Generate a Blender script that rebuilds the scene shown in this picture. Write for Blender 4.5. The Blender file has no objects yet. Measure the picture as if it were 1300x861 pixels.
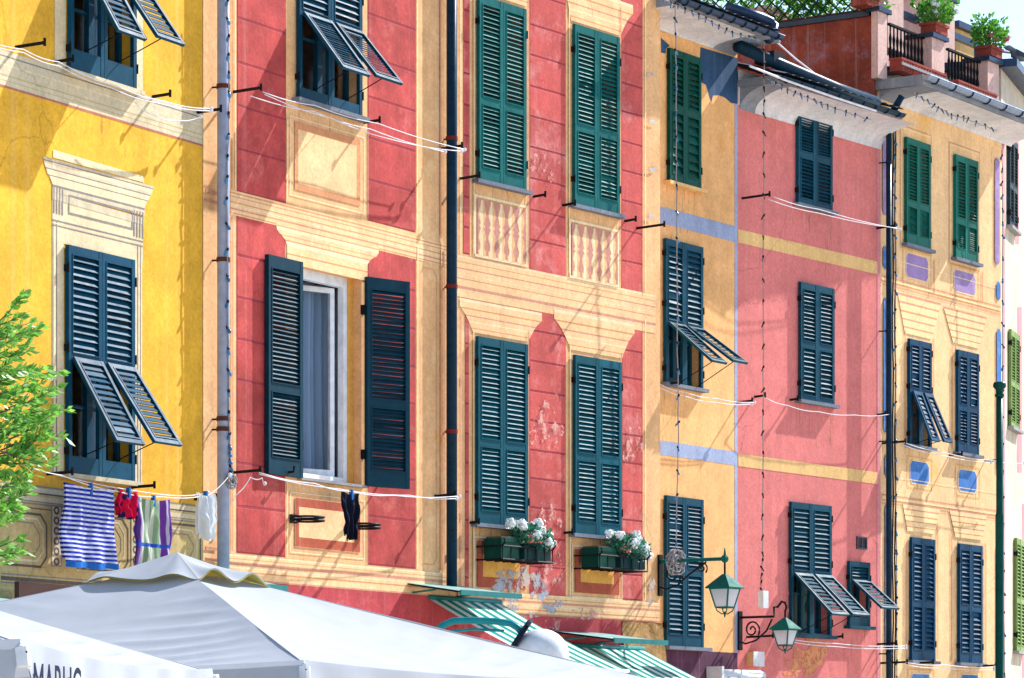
import bpy, bmesh, math, random
from mathutils import Vector, Matrix, noise
random.seed(7)
R = math.radians
scene = bpy.context.scene
COL = scene.collection

# ------------------------------------------------------------------ camera
FPX, CX, HY, CAMH = 4200.0, 650.0, 960.0, 1.6      # focal length and horizon, in photograph pixels (1300 wide)
cam_d = bpy.data.cameras.new('camera'); cam = bpy.data.objects.new('camera', cam_d); COL.objects.link(cam)
cam.location = (0, 0, CAMH); cam.rotation_euler = (R(90), 0, 0)
cam_d.sensor_width = 36; cam_d.lens = 36 * FPX / 1300; cam_d.shift_y = (HY - 430.5) / 1300
cam_d.clip_start = 0.1; cam_d.clip_end = 6000
scene.camera = cam

# ------------------------------------------------------------------ sky and sun
SUN_EL, SUN_AZ = R(42), R(48.5)                       # azimuth measured from +Y towards +X
world = bpy.data.worlds.new('World'); scene.world = world; world.use_nodes = True
wn = world.node_tree; bg = wn.nodes['Background']
sky = wn.nodes.new('ShaderNodeTexSky'); sky.sky_type = 'NISHITA'; sky.sun_disc = False
sky.sun_elevation = SUN_EL; sky.sun_rotation = SUN_AZ; sky.air_density = 1.0; sky.dust_density = 0.3; sky.ozone_density = 1.0
wn.links.new(sky.outputs[0], bg.inputs[0]); bg.inputs[1].default_value = 0.128
sun_d = bpy.data.lights.new('sun', 'SUN'); sun_d.energy = 5.0; sun_d.angle = R(0.5); sun_d.color = (1.0, 0.96, 0.91)
sun = bpy.data.objects.new('sun', sun_d); COL.objects.link(sun)
to_sun = Vector((math.sin(SUN_AZ) * math.cos(SUN_EL), math.cos(SUN_AZ) * math.cos(SUN_EL), math.sin(SUN_EL)))
sun.rotation_euler = to_sun.to_track_quat('Z', 'Y').to_euler(); sun.location = to_sun * 60
scene.render.engine = 'CYCLES'
scene.cycles.max_bounces = 6; scene.cycles.transparent_max_bounces = 12
vs = scene.view_settings
vs.view_transform = 'Standard'; vs.look = 'None'; vs.exposure = 0.94; vs.gamma = 1.0; vs.use_curve_mapping = False

# ------------------------------------------------------------------ materials
def lin(c):
    return tuple((x / 255 / 12.92) if x / 255 <= 0.04045 else ((x / 255 + 0.055) / 1.055) ** 2.4 for x in c) + (1.0,)
MAT = {}
def new_mat(name):
    m = bpy.data.materials.new(name); m.use_nodes = True; MAT[name] = m
    nt = m.node_tree; return m, nt, nt.nodes['Principled BSDF']
def N(nt, t, **kw):
    n = nt.nodes.new(t)
    for k, v in kw.items():
        if k in n.inputs: n.inputs[k].default_value = v
        else: setattr(n, k, v)
    return n
def pos_noise(nt, scale, detail=5, mscale=(1, 1, 1), rough=0.55):
    g = N(nt, 'ShaderNodeNewGeometry'); mp = N(nt, 'ShaderNodeMapping'); mp.inputs['Scale'].default_value = mscale
    nz = N(nt, 'ShaderNodeTexNoise', Scale=scale, Detail=detail, Roughness=rough)
    nt.links.new(g.outputs['Position'], mp.inputs[0]); nt.links.new(mp.outputs[0], nz.inputs['Vector']); return nz
def ramp(nt, src, a, b, ca=(0, 0, 0, 1), cb=(1, 1, 1, 1)):
    r = N(nt, 'ShaderNodeValToRGB'); e = r.color_ramp.elements
    e[0].position = a; e[0].color = ca; e[1].position = b; e[1].color = cb
    nt.links.new(src, r.inputs[0]); return r
def mixc(nt, fac, a, b, mode='MIX'):
    m = N(nt, 'ShaderNodeMixRGB', blend_type=mode)
    for s, v in ((m.inputs[0], fac), (m.inputs[1], a), (m.inputs[2], b)):
        if hasattr(v, 'links'): nt.links.new(v, s)
        else: s.default_value = v
    return m.outputs[0]
def bump(nt, bsdf, srcs, dist=0.01, strength=0.5):
    prev = None
    for s, k in srcs:
        b = N(nt, 'ShaderNodeBump', Strength=strength * k, Distance=dist); nt.links.new(s, b.inputs['Height'])
        if prev: nt.links.new(prev.outputs[0], b.inputs['Normal'])
        prev = b
    nt.links.new(prev.outputs[0], bsdf.inputs['Normal'])
def plaster(name, c, dark=0.72, light=1.12, bloom=None, bloom_t=0.62, streak=0.35, stain=None, stain_t=0.6, rnd=0.0, bmp=0.35, rough=0.9, grain=0.14, broken=0.0, bscale=(1, 1, 1)):
    """lime plaster: cloudy colour, vertical run-off streaks, worn patches, trowel relief"""
    m, nt, b = new_mat(name); c = lin(c)
    big = pos_noise(nt, 0.55, 6); mid = pos_noise(nt, 2.6, 8, rough=0.7); fine = pos_noise(nt, 26, 6, rough=0.7)
    run = pos_noise(nt, 1.0, 5, (5.5, 5.5, 0.28), 0.65)
    dark = 1 - (1 - dark) * 1.35; lo = tuple(x * dark for x in c[:3]) + (1,); hi = tuple(min(1, x * light) for x in c[:3]) + (1,)
    col = ramp(nt, big.outputs[0], 0.36, 0.64, lo, hi).outputs[0]
    col = mixc(nt, 0.5, col, ramp(nt, mid.outputs[0], 0.36, 0.64, lo, hi).outputs[0])
    m2 = pos_noise(nt, 6.5, 9, rough=0.75)
    col = mixc(nt, 1.0, col, ramp(nt, m2.outputs[0], 0.3, 0.7, (0.87, 0.87, 0.89, 1), (1.09, 1.09, 1.08, 1)).outputs[0], 'MULTIPLY')
    sr = ramp(nt, run.outputs[0], 0.42, 0.75)
    k = N(nt, 'ShaderNodeMath', operation='MULTIPLY'); k.inputs[1].default_value = streak
    nt.links.new(sr.outputs[0], k.inputs[0])
    col = mixc(nt, k.outputs[0], col, tuple(x * 0.55 for x in c[:3]) + (1,))
    dr = pos_noise(nt, 1.0, 6, (9, 9, 0.16), 0.7)
    col = mixc(nt, ramp(nt, dr.outputs[0], 0.56, 0.74, (0, 0, 0, 1), (streak * 0.9,) * 3 + (1,)).outputs[0], col, tuple(min(1, x * 0.7 + 0.26) for x in c[:3]) + (1,))
    vo = N(nt, 'ShaderNodeTexVoronoi', feature='DISTANCE_TO_EDGE', Scale=0.75); gp = N(nt, 'ShaderNodeNewGeometry'); wv = pos_noise(nt, 2.2, 4)
    ad = N(nt, 'ShaderNodeMixRGB', blend_type='ADD'); ad.inputs[0].default_value = 0.45; nt.links.new(gp.outputs['Position'], ad.inputs[1]); nt.links.new(wv.outputs['Color'], ad.inputs[2]); nt.links.new(ad.outputs[0], vo.inputs['Vector'])
    ck = ramp(nt, vo.outputs['Distance'], 0.002, 0.007, (0.45, 0.45, 0.45, 1), (0, 0, 0, 1)); cm = ramp(nt, big.outputs[0], 0.5, 0.62)
    col = mixc(nt, mixc(nt, 1.0, ck.outputs[0], cm.outputs[0], 'MULTIPLY'), col, tuple(x * 0.35 for x in c[:3]) + (1,))
    if bloom:
        bn = pos_noise(nt, 1.7, 10, rough=0.78)
        br = ramp(nt, bn.outputs[0], bloom_t - 0.06, bloom_t + 0.12, (0, 0, 0, 1), (0.75, 0.75, 0.75, 1))
        col = mixc(nt, br.outputs[0], col, lin(bloom))
    if stain:
        sn = pos_noise(nt, 1.1, 8, (1, 1, 0.6), 0.68)
        col = mixc(nt, ramp(nt, sn.outputs[0], stain_t - 0.02, stain_t + 0.1, (0, 0, 0, 1), (0.8, 0.8, 0.8, 1)).outputs[0], col, lin(stain))
    g = ramp(nt, fine.outputs[0], 0.25, 0.75, (1 - grain,) * 3 + (1,), (1 + grain,) * 3 + (1,))
    col = mixc(nt, 1.0, col, g.outputs[0], 'MULTIPLY')
    if rnd:
        oi = N(nt, 'ShaderNodeObjectInfo')
        rr = ramp(nt, oi.outputs['Random'], 0, 1, (1 - rnd,) * 3 + (1,), (1 + rnd,) * 3 + (1,))
        col = mixc(nt, 1.0, col, rr.outputs[0], 'MULTIPLY')
    nt.links.new(col, b.inputs['Base Color']); b.inputs['Roughness'].default_value = rough
    b.inputs['Specular IOR Level'].default_value = 0.15
    bump(nt, b, ((mid.outputs[0], 0.5), (fine.outputs[0], 0.45)), 0.02, bmp)
    if broken:                                                # flaking coat: gaps where the coat below shows
        an = pos_noise(nt, 7.0, 10, bscale, 0.75); tr = N(nt, 'ShaderNodeBsdfTransparent'); mx = N(nt, 'ShaderNodeMixShader')
        nt.links.new(ramp(nt, an.outputs[0], broken - 0.03, broken + 0.05).outputs[0], mx.inputs[0]); nt.links.new(tr.outputs[0], mx.inputs[1]); nt.links.new(b.outputs[0], mx.inputs[2])
        nt.links.new(mx.outputs[0], nt.nodes['Material Output'].inputs[0])
    return m
def painted(name, c, rough=0.4, wear=0.25, var=0.15, metallic=0.0, scale=9, spec=0.08, rnd=0.0):
    """oil paint or metal with uneven fading and light scuffs"""
    m, nt, b = new_mat(name); c = lin(c)
    n1 = pos_noise(nt, scale, 5); n2 = pos_noise(nt, scale * 5, 4, (1, 1, 0.3))
    lo = tuple(x * (1 - var) for x in c[:3]) + (1,); hi = tuple(min(1, x * (1 + var) + 0.01 * wear) for x in c[:3]) + (1,)
    col = ramp(nt, n1.outputs[0], 0.3, 0.7, lo, hi).outputs[0]
    wr = ramp(nt, n2.outputs[0], 0.62, 0.8, (0, 0, 0, 1), (wear,) * 3 + (1,))
    col = mixc(nt, wr.outputs[0], col, tuple(min(1, x * 0.6 + 0.12) for x in c[:3]) + (1,))
    if rnd:
        oi = N(nt, 'ShaderNodeObjectInfo')
        rr = ramp(nt, oi.outputs['Random'], 0, 1, (1 - rnd,) * 3 + (1,), (1 + rnd,) * 3 + (1,))
        col = mixc(nt, 1.0, col, rr.outputs[0], 'MULTIPLY')
    nt.links.new(col, b.inputs['Base Color'])
    rg = ramp(nt, n1.outputs[0], 0.2, 0.8, (rough * 0.8,) * 3 + (1,), (min(1, rough * 1.25),) * 3 + (1,))
    nt.links.new(rg.outputs[0], b.inputs['Roughness'])
    b.inputs['Metallic'].default_value = metallic; b.inputs['Specular IOR Level'].default_value = spec
    bump(nt, b, ((n2.outputs[0], 1.0),), 0.003, 0.25)
    return m
def fabric(name, c, trans=0.3, var=0.06, scale=3, bmp=0.2, colour_node=None):
    m, nt, b = new_mat(name)
    n1 = pos_noise(nt, scale, 5); n2 = pos_noise(nt, 220, 2)
    if colour_node is None:
        c = lin(c)
        col = ramp(nt, n1.outputs[0], 0.3, 0.7, tuple(x * (1 - var) for x in c[:3]) + (1,), tuple(min(1, x * (1 + var)) for x in c[:3]) + (1,)).outputs[0]
    else: col = colour_node(nt)
    nt.links.new(col, b.inputs['Base Color']); b.inputs['Roughness'].default_value = 0.9; b.inputs['Specular IOR Level'].default_value = 0.1
    bump(nt, b, ((n1.outputs[0], 0.4), (n2.outputs[0], 0.3)), 0.01, bmp)
    if trans:
        t = N(nt, 'ShaderNodeBsdfTranslucent'); nt.links.new(col, t.inputs[0])
        mx = N(nt, 'ShaderNodeMixShader'); mx.inputs[0].default_value = trans
        nt.links.new(b.outputs[0], mx.inputs[1]); nt.links.new(t.outputs[0], mx.inputs[2])
        nt.links.new(mx.outputs[0], nt.nodes['Material Output'].inputs[0])
    return m
def leafmat(name, c1, c2, trans=0.4):
    m, nt, b = new_mat(name)
    n1 = pos_noise(nt, 16, 5)
    col = ramp(nt, n1.outputs[0], 0.36, 0.62, lin(c1), lin(c2)).outputs[0]
    nt.links.new(col, b.inputs['Base Color']); b.inputs['Roughness'].default_value = 0.45
    t = N(nt, 'ShaderNodeBsdfTranslucent'); nt.links.new(col, t.inputs[0])
    mx = N(nt, 'ShaderNodeMixShader'); mx.inputs[0].default_value = trans
    nt.links.new(b.outputs[0], mx.inputs[1]); nt.links.new(t.outputs[0], mx.inputs[2])
    nt.links.new(mx.outputs[0], nt.nodes['Material Output'].inputs[0]); return m

plaster('yellow', (230, 174, 56), dark=0.78, stain=(214, 140, 30), stain_t=0.6, streak=0.3)
plaster('greybeige', (206, 192, 162), dark=0.82, streak=0.25)
plaster('beige', (222, 202, 164), dark=0.85, streak=0.2)
plaster('khaki', (188, 166, 116), dark=0.82, streak=0.25)
plaster('greyline', (138, 130, 126), dark=0.8, streak=0.1)
plaster('darkline', (98, 90, 82), dark=0.8, streak=0.1)
plaster('pinkline', (176, 112, 98), dark=0.8, streak=0.1)
plaster('peach', (234, 182, 130), dark=0.8, bloom=(238, 208, 160), bloom_t=0.6, stain=(220, 146, 72), stain_t=0.64, streak=0.25)
plaster('peach2', (240, 194, 144), dark=0.84, bloom=(242, 214, 170), bloom_t=0.58, streak=0.2)
plaster('ochre', (226, 168, 84), dark=0.85, streak=0.25)
plaster('orangeline', (208, 146, 102), dark=0.85, streak=0.15)
plaster('moulddark', (206, 144, 118), dark=0.85, streak=0.2)
plaster('mouldlight', (236, 208, 168), dark=0.88, streak=0.15)
plaster('redblock', (186, 76, 74), dark=0.66, light=1.25, bloom=(210, 120, 112), bloom_t=0.6, streak=0.3, rnd=0.1)
plaster('redblock2', (195, 88, 84), dark=0.78, light=1.2, bloom=(222, 150, 148), bloom_t=0.57, streak=0.25, rnd=0.1)
plaster('redjoint', (152, 60, 70), dark=0.8, streak=0.1)
plaster('redband', (184, 72, 78), dark=0.75, bloom=(206, 120, 116), bloom_t=0.6)
plaster('mauve', (200, 140, 126), dark=0.85, bloom=(216, 160, 140))
plaster('brownpanel', (176, 88, 66), dark=0.85)
plaster('dwall', (236, 178, 118), dark=0.84, stain=(216, 150, 78), stain_t=0.62, streak=0.25)
plaster('bluegrey', (154, 166, 196), dark=0.85, stain=(206, 172, 140), stain_t=0.66)
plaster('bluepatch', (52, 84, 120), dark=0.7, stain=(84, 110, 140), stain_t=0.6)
plaster('purplebase', (92, 56, 78), dark=0.6, light=1.3, stain=(130, 96, 110), stain_t=0.6)
plaster('pinkwall', (218, 124, 120), dark=0.86, light=1.08, bloom=(214, 118, 116), bloom_t=0.62, streak=0.25)
plaster('peachband', (228, 186, 124), dark=0.88)
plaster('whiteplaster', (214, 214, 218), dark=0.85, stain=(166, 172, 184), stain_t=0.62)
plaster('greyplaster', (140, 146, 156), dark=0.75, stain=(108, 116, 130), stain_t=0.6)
plaster('fwall', (236, 194, 144), dark=0.88, stain=(226, 170, 84), stain_t=0.63, streak=0.2)
plaster('fframe', (238, 202, 150), dark=0.9, streak=0.15)
plaster('purple', (156, 130, 180), dark=0.8, bloom=(190, 168, 196), bloom_t=0.55, streak=0.15)
plaster('bluepaint', (70, 124, 196), dark=0.75, bloom=(150, 178, 208), bloom_t=0.56, stain=(104, 150, 206), stain_t=0.6)
plaster('gwhite', (206, 194, 176), dark=0.85, stain=(196, 188, 176), stain_t=0.62)
plaster('gpink', (222, 140, 148), dark=0.88)
plaster('roughtan', (196, 152, 96), dark=0.5, light=1.25, bmp=1.0, streak=0.3, grain=0.3)
plaster('peel', (164, 170, 182), dark=0.85, stain=(206, 176, 150), stain_t=0.52, broken=0.48)
plaster('fadedblue', (190, 186, 188), dark=0.9, broken=0.46)
plaster('grime', (176, 134, 98), dark=0.85, broken=0.60, bscale=(4.5, 4.5, 0.22))
plaster('peeltan', (220, 150, 104), dark=0.85, broken=0.46)
plaster('bloomcoat', (222, 160, 150), dark=0.9, broken=0.54)
plaster('terracotta_wall', (156, 78, 62), dark=0.55, light=1.2, bloom=(140, 140, 168), bloom_t=0.58, stain=(186, 116, 66), stain_t=0.62, streak=0.6)
plaster('pillar', (214, 178, 168), dark=0.88)
plaster('interior', (120, 108, 96))
plaster('stone_sill', (150, 150, 152), dark=0.8)
plaster('slate', (120, 128, 142), dark=0.75)
plaster('paving', (200, 190, 176), dark=0.8)
plaster('terracotta', (150, 70, 58), dark=0.8, rnd=0.1)
plaster('roof_tile', (70, 78, 94), dark=0.6, rnd=0.15)
painted('shut_a', (4, 64, 90), rough=0.5, wear=0.3, rnd=0.2)
painted('shut_b', (4, 54, 72), rough=0.5, wear=0.3, rnd=0.2)
painted('shut_c', (2, 92, 92), rough=0.5, wear=0.3, rnd=0.2)
painted('shut_c2', (2, 80, 96), rough=0.5, wear=0.3, rnd=0.2)
painted('shut_d', (2, 74, 64), rough=0.5, wear=0.3, rnd=0.2)
painted('shut_d2', (4, 66, 88), rough=0.5, wear=0.3, rnd=0.2)
painted('shut_e', (4, 64, 84), rough=0.5, wear=0.3, rnd=0.2)
painted('shut_f', (6, 98, 86), rough=0.5, wear=0.3, rnd=0.2)
painted('shut_f2', (4, 60, 92), rough=0.5, wear=0.3, rnd=0.2)
painted('shut_g', (116, 144, 76), rough=0.5, wear=0.3, rnd=0.2)
painted('shut_g2', (40, 56, 64), rough=0.5, wear=0.3)
painted('whiteframe', (214, 222, 232), rough=0.45, wear=0.1)
painted('pipe_blue', (146, 156, 184), rough=0.5, wear=0.3)
painted('pipe_dark', (14, 44, 64), rough=0.28, wear=0.2)
painted('pipe_red', (110, 36, 34), rough=0.5)
painted('gutter', (44, 62, 88), rough=0.3, wear=0.4, metallic=0.4)
painted('gutter_light', (120, 136, 160), rough=0.3, wear=0.4, metallic=0.5)
painted('iron', (22, 22, 26), rough=0.5, wear=0.2)
painted('rust', (84, 48, 36), rough=0.7, wear=0.4)
painted('lamp_green', (8, 96, 88), rough=0.6, wear=0.15)
painted('pole_green', (12, 70, 64), rough=0.35, wear=0.15)
painted('hood', (126, 160, 158), rough=0.5, wear=0.6, var=0.2)
painted('hood_edge', (50, 120, 120), rough=0.5, wear=0.4)
painted('teal_tube', (30, 128, 136), rough=0.3, wear=0.2)
painted('planter', (6, 66, 56), rough=0.4, wear=0.15)
painted('planter_dark', (14, 52, 54), rough=0.45, wear=0.15)
painted('rope', (214, 214, 222), rough=0.8, wear=0.1)
painted('cable', (150, 146, 150), rough=0.7)
painted('cable_dark', (34, 36, 44), rough=0.6)
painted('bulb', (70, 124, 170), rough=0.15, wear=0.1, rnd=0.3)
painted('plastic_white', (210, 214, 220), rough=0.35, wear=0.1)
painted('lamp_ring', (14, 28, 52), rough=0.4)
painted('peg', (24, 92, 168), rough=0.4)
painted('wood', (120, 98, 72), rough=0.7)
painted('bark', (96, 84, 70), rough=0.9)
painted('lattice_green', (18, 50, 46), rough=0.6)
painted('bird_grey', (104, 112, 124), rough=0.8, wear=0.1)
painted('bird_dark', (60, 66, 78), rough=0.8, wear=0.1)
painted('text_blue', (24, 34, 62), rough=0.8, wear=0.05)
painted('sign_dark', (70, 48, 44), rough=0.6)
fabric('canvas', (172, 178, 188), trans=0.24)
fabric('canvas_yellow', (190, 176, 96), trans=0.3)
fabric('curtain', (150, 182, 220), trans=0.3)
fabric('curtain_green', (70, 150, 130), trans=0.3)
fabric('black_cloth', (16, 20, 38), trans=0.0, var=0.2)
fabric('white_cloth', (214, 220, 226), trans=0.3)
leafmat('leaf_olive', (70, 138, 40), (140, 192, 86), 0.42)
leafmat('leaf_dark', (20, 86, 74), (60, 134, 104), 0.3)
leafmat('leaf_green', (50, 122, 44), (110, 170, 60), 0.4)
leafmat('petal_white', (222, 230, 232), (236, 240, 240), 0.3)
leafmat('petal_pink', (214, 60, 120), (226, 120, 160), 0.3)
leafmat('petal_yellow', (222, 190, 40), (232, 210, 90), 0.3)
m, nt, b = new_mat('glass')
b.inputs['Base Color'].default_value = (0.02, 0.035, 0.05, 1); b.inputs['Roughness'].default_value = 0.06; b.inputs['Specular IOR Level'].default_value = 0.6
tr = N(nt, 'ShaderNodeBsdfTransparent'); mx = N(nt, 'ShaderNodeMixShader'); mx.inputs[0].default_value = 0.92
nt.links.new(b.outputs[0], mx.inputs[1]); nt.links.new(tr.outputs[0], mx.inputs[2]); nt.links.new(mx.outputs[0], nt.nodes['Material Output'].inputs[0])
m, nt, b = new_mat('frosted')
b.inputs['Base Color'].default_value = (0.75, 0.76, 0.82, 1); b.inputs['Roughness'].default_value = 0.35
tr = N(nt, 'ShaderNodeBsdfTranslucent'); tr.inputs[0].default_value = (0.8, 0.8, 0.86, 1); mx = N(nt, 'ShaderNodeMixShader'); mx.inputs[0].default_value = 0.5
nt.links.new(b.outputs[0], mx.inputs[1]); nt.links.new(tr.outputs[0], mx.inputs[2]); nt.links.new(mx.outputs[0], nt.nodes['Material Output'].inputs[0])

def obj_axis(nt, axis, k, off=0.0):
    tc = N(nt, 'ShaderNodeTexCoord'); sp = N(nt, 'ShaderNodeSeparateXYZ'); nt.links.new(tc.outputs['Object'], sp.inputs[0])
    mu = N(nt, 'ShaderNodeMath', operation='MULTIPLY_ADD'); mu.inputs[1].default_value = k; mu.inputs[2].default_value = off
    nt.links.new(sp.outputs[axis], mu.inputs[0])
    fr = N(nt, 'ShaderNodeMath', operation='FRACT'); nt.links.new(mu.outputs[0], fr.inputs[0]); return fr.outputs[0]
def step(nt, src, t, soft=0.03):
    return ramp(nt, src, t - soft, t + soft).outputs[0]
fabric('awning_stripe', None, trans=0.25, colour_node=lambda nt: mixc(nt, step(nt, obj_axis(nt, 0, 5.0), 0.5), lin((206, 214, 218)), lin((0, 136, 122))))
fabric('towel_blue', None, trans=0.3, colour_node=lambda nt: mixc(nt, mixc(nt, 1.0, step(nt, obj_axis(nt, 2, 24.0), 0.45, 0.08), (1, 1, 1, 1), 'MULTIPLY'), mixc(nt, step(nt, obj_axis(nt, 0, 9), 0.5, 0.2), lin((220, 224, 234)), lin((196, 204, 228))), mixc(nt, step(nt, obj_axis(nt, 0, 9), 0.5, 0.2), lin((30, 40, 160)), lin((56, 66, 176)))))
def stripes_multi(nt):
    f = obj_axis(nt, 0, 1.75, 0.0); r = N(nt, 'ShaderNodeValToRGB'); r.color_ramp.interpolation = 'CONSTANT'
    cols = [(0, (92, 60, 140)), (0.06, (150, 130, 180)), (0.14, (200, 206, 190)), (0.2, (120, 150, 120)), (0.28, (204, 210, 200)), (0.35, (118, 148, 116)), (0.46, (206, 212, 198)), (0.53, (150, 176, 140)), (0.62, (110, 140, 116)), (0.70, (206, 208, 210)), (0.76, (120, 64, 160)), (0.86, (196, 190, 214)), (0.91, (104, 56, 150))]
    e = r.color_ramp.elements; e[0].position = 0; e[0].color = lin(cols[0][1]); e[1].position = cols[1][0]; e[1].color = lin(cols[1][1])
    for p, c in cols[2:]: q = e.new(p); q.color = lin(c)
    nt.links.new(f, r.inputs[0])
    z = obj_axis(nt, 2, 0.35, 0.9)
    band = N(nt, 'ShaderNodeMath', operation='COMPARE'); band.inputs[1].default_value = 0.74; band.inputs[2].default_value = 0.006; nt.links.new(z, band.inputs[0])
    return mixc(nt, band.outputs[0], r.outputs[0], lin((50, 90, 190)))
fabric('towel_purple', None, trans=0.3, colour_node=stripes_multi)
def red_spots(nt):
    g = N(nt, 'ShaderNodeNewGeometry'); v = N(nt, 'ShaderNodeTexVoronoi', Scale=11.0); nt.links.new(g.outputs['Position'], v.inputs['Vector'])
    return mixc(nt, step(nt, v.outputs['Distance'], 0.34), lin((30, 40, 90)), lin((204, 24, 70)))
fabric('red_cloth', None, trans=0.2, colour_node=red_spots)

# ------------------------------------------------------------------ mesh building
class MB:
    def __init__(s): s.v = []; s.f = []; s.m = []
    def add(s, pts, faces, mi=0):
        k = len(s.v); s.v += [tuple(p) for p in pts]
        for f in faces: s.f.append(tuple(i + k for i in f)); s.m.append(mi)
        return s
    def box(s, x0, x1, y0, y1, z0, z1, mi=0):
        p = [(x, y, z) for x in (x0, x1) for y in (y0, y1) for z in (z0, z1)]
        return s.add(p, [(0, 1, 3, 2), (4, 6, 7, 5), (0, 4, 5, 1), (2, 3, 7, 6), (0, 2, 6, 4), (1, 5, 7, 3)], mi)
    def tube(s, pts, r, n=6, mi=0, cap=True):
        pts = [Vector(p) for p in pts]; rr = r if isinstance(r, (list, tuple)) else [r] * len(pts); k = len(s.v)
        for i, p in enumerate(pts):
            t = (pts[min(i + 1, len(pts) - 1)] - pts[max(i - 1, 0)]).normalized()
            a = t.cross(Vector((0, 0, 1)));  a = t.cross(Vector((1, 0, 0))) if a.length < 0.05 else a
            a.normalize(); c = t.cross(a)
            for j in range(n):
                w = 2 * math.pi * j / n; s.v.append(tuple(p + (a * math.cos(w) + c * math.sin(w)) * rr[i]))
        for i in range(len(pts) - 1):
            for j in range(n):
                s.f.append((k + i * n + j, k + i * n + (j + 1) % n, k + (i + 1) * n + (j + 1) % n, k + (i + 1) * n + j)); s.m.append(mi)
        if cap:
            s.f.append(tuple(k + j for j in reversed(range(n)))); s.m.append(mi)
            s.f.append(tuple(k + (len(pts) - 1) * n + j for j in range(n))); s.m.append(mi)
        return s
    def lathe(s, prof, c=(0, 0, 0), n=16, mi=0, axis=None):
        k = len(s.v); q = Vector((0, 0, 1)).rotation_difference(Vector(axis)) if axis else None
        for r, z in prof:
            for j in range(n):
                w = 2 * math.pi * j / n; p = Vector((r * math.cos(w), r * math.sin(w), z))
                if q: p = q @ p
                s.v.append((c[0] + p.x, c[1] + p.y, c[2] + p.z))
        for i in range(len(prof) - 1):
            for j in range(n):
                s.f.append((k + i * n + j, k + i * n + (j + 1) % n, k + (i + 1) * n + (j + 1) % n, k + (i + 1) * n + j)); s.m.append(mi)
        return s
    def ball(s, c, r, mi=0, n=8, sq=(1, 1, 1)):
        h = n // 2 + 1; k = len(s.v)
        for i in range(h + 1):
            a = math.pi * i / h
            for j in range(n):
                w = 2 * math.pi * j / n
                s.v.append((c[0] + r * sq[0] * math.sin(a) * math.cos(w), c[1] + r * sq[1] * math.sin(a) * math.sin(w), c[2] + r * sq[2] * math.cos(a)))
        for i in range(h):
            for j in range(n):
                s.f.append((k + i * n + j, k + (i + 1) * n + j, k + (i + 1) * n + (j + 1) % n, k + i * n + (j + 1) % n)); s.m.append(mi)
        return s
    def grid(s, fn, nu, nv, mi=0):
        k = len(s.v)
        for i in range(nu + 1):
            for j in range(nv + 1): s.v.append(tuple(fn(i / nu, j / nv)))
        for i in range(nu):
            for j in range(nv):
                a = k + i * (nv + 1) + j; s.f.append((a, a + nv + 1, a + nv + 2, a + 1)); s.m.append(mi)
        return s
    def mesh(s, name, mats, origin=(0, 0, 0), smooth=False):
        me = bpy.data.meshes.new(name)
        me.from_pydata([(a - origin[0], b_ - origin[1], c - origin[2]) for a, b_, c in s.v], [], s.f)
        for mn in (mats if isinstance(mats, (list, tuple)) else [mats]): me.materials.append(MAT[mn])
        me.polygons.foreach_set('material_index', s.m)
        if smooth: me.polygons.foreach_set('use_smooth', [True] * len(s.f))
        me.update(); return me
    def build(s, name, mats, parent=None, origin=(0, 0, 0), loc=(0, 0, 0), rot=(0, 0, 0), smooth=False):
        return link(name, s.mesh(name, mats, origin, smooth), parent, loc, rot)
def link(name, me, parent=None, loc=(0, 0, 0), rot=(0, 0, 0), scale=(1, 1, 1)):
    o = bpy.data.objects.new(name, me); COL.objects.link(o)
    o.location = loc; o.rotation_euler = rot; o.scale = scale; o.parent = parent; return o
def tag(o, label, cat, group=None, kind=None):
    o['label'] = label; o['category'] = cat
    if group: o['group'] = group
    if kind: o['kind'] = kind
    return o
def thing(name, label, cat, loc=(0, 0, 0), rotz=0.0, group=None):
    return tag(link(name, None, None, loc, (0, 0, rotz)), label, cat, group)
def copy_tree(o, parent=None):
    c = o.copy(); COL.objects.link(c); c.parent = parent
    for ch in o.children: copy_tree(ch, c)
    return c
def px_point(px, py, Y):                       # photograph pixel at depth Y
    return Vector(((px - CX) / FPX * Y, Y, CAMH + (HY - py) / FPX * Y))

class Front:
    """a house front: a vertical plane whose horizontal lines run to (vp, HY); local axes s along, o out of the wall, h up"""
    def __init__(s, p, vp):
        s.O = Vector((p[0], p[1])); s.d = Vector((vp - CX, FPX)).normalized(); s.n = Vector((s.d.y, -s.d.x)); s.a = math.atan2(s.d.y, s.d.x)
        s.k = 0
    def at(s, px, py, o=0.0):                   # where the sight line of a pixel meets the plane o in front of the wall
        r = Vector(((px - CX) / FPX, 1.0)); q = s.O + s.n * o
        t = q.dot(s.n) / r.dot(s.n); P = r * t
        return ((P - s.O).dot(s.d), CAMH + (HY - py) / FPX * t)
    def L(s, px, py, o=0.0):                    # the same, as a local point
        a, h = s.at(px, py, o); return (a, -o, h)
    def S(s, px): return s.at(px, 0)[0]
    def w(s, p):                                # local point to world
        q = s.O + s.d * p[0] - s.n * p[1]; return Vector((q.x, q.y, p[2]))
    def xy(s, px): q = s.O + s.d * s.S(px); return q
    def lay(s): s.k += 1; return 0.0012 + 0.00014 * s.k

pA = Vector(((120 - CX) / FPX * 31.1, 31.1))
FA = Front(pA, 2855); FB = Front(FA.xy(257), 3120); FC = Front(FB.xy(577), 3680)
FD = Front(FC.xy(838) - FC.n * 0.35 - FC.d * 0.6, 3450); FE = Front(FD.xy(936), 3800); FF = Front(FE.xy(1118), 3400); FG = Front(FF.xy(1271), 1980)

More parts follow.
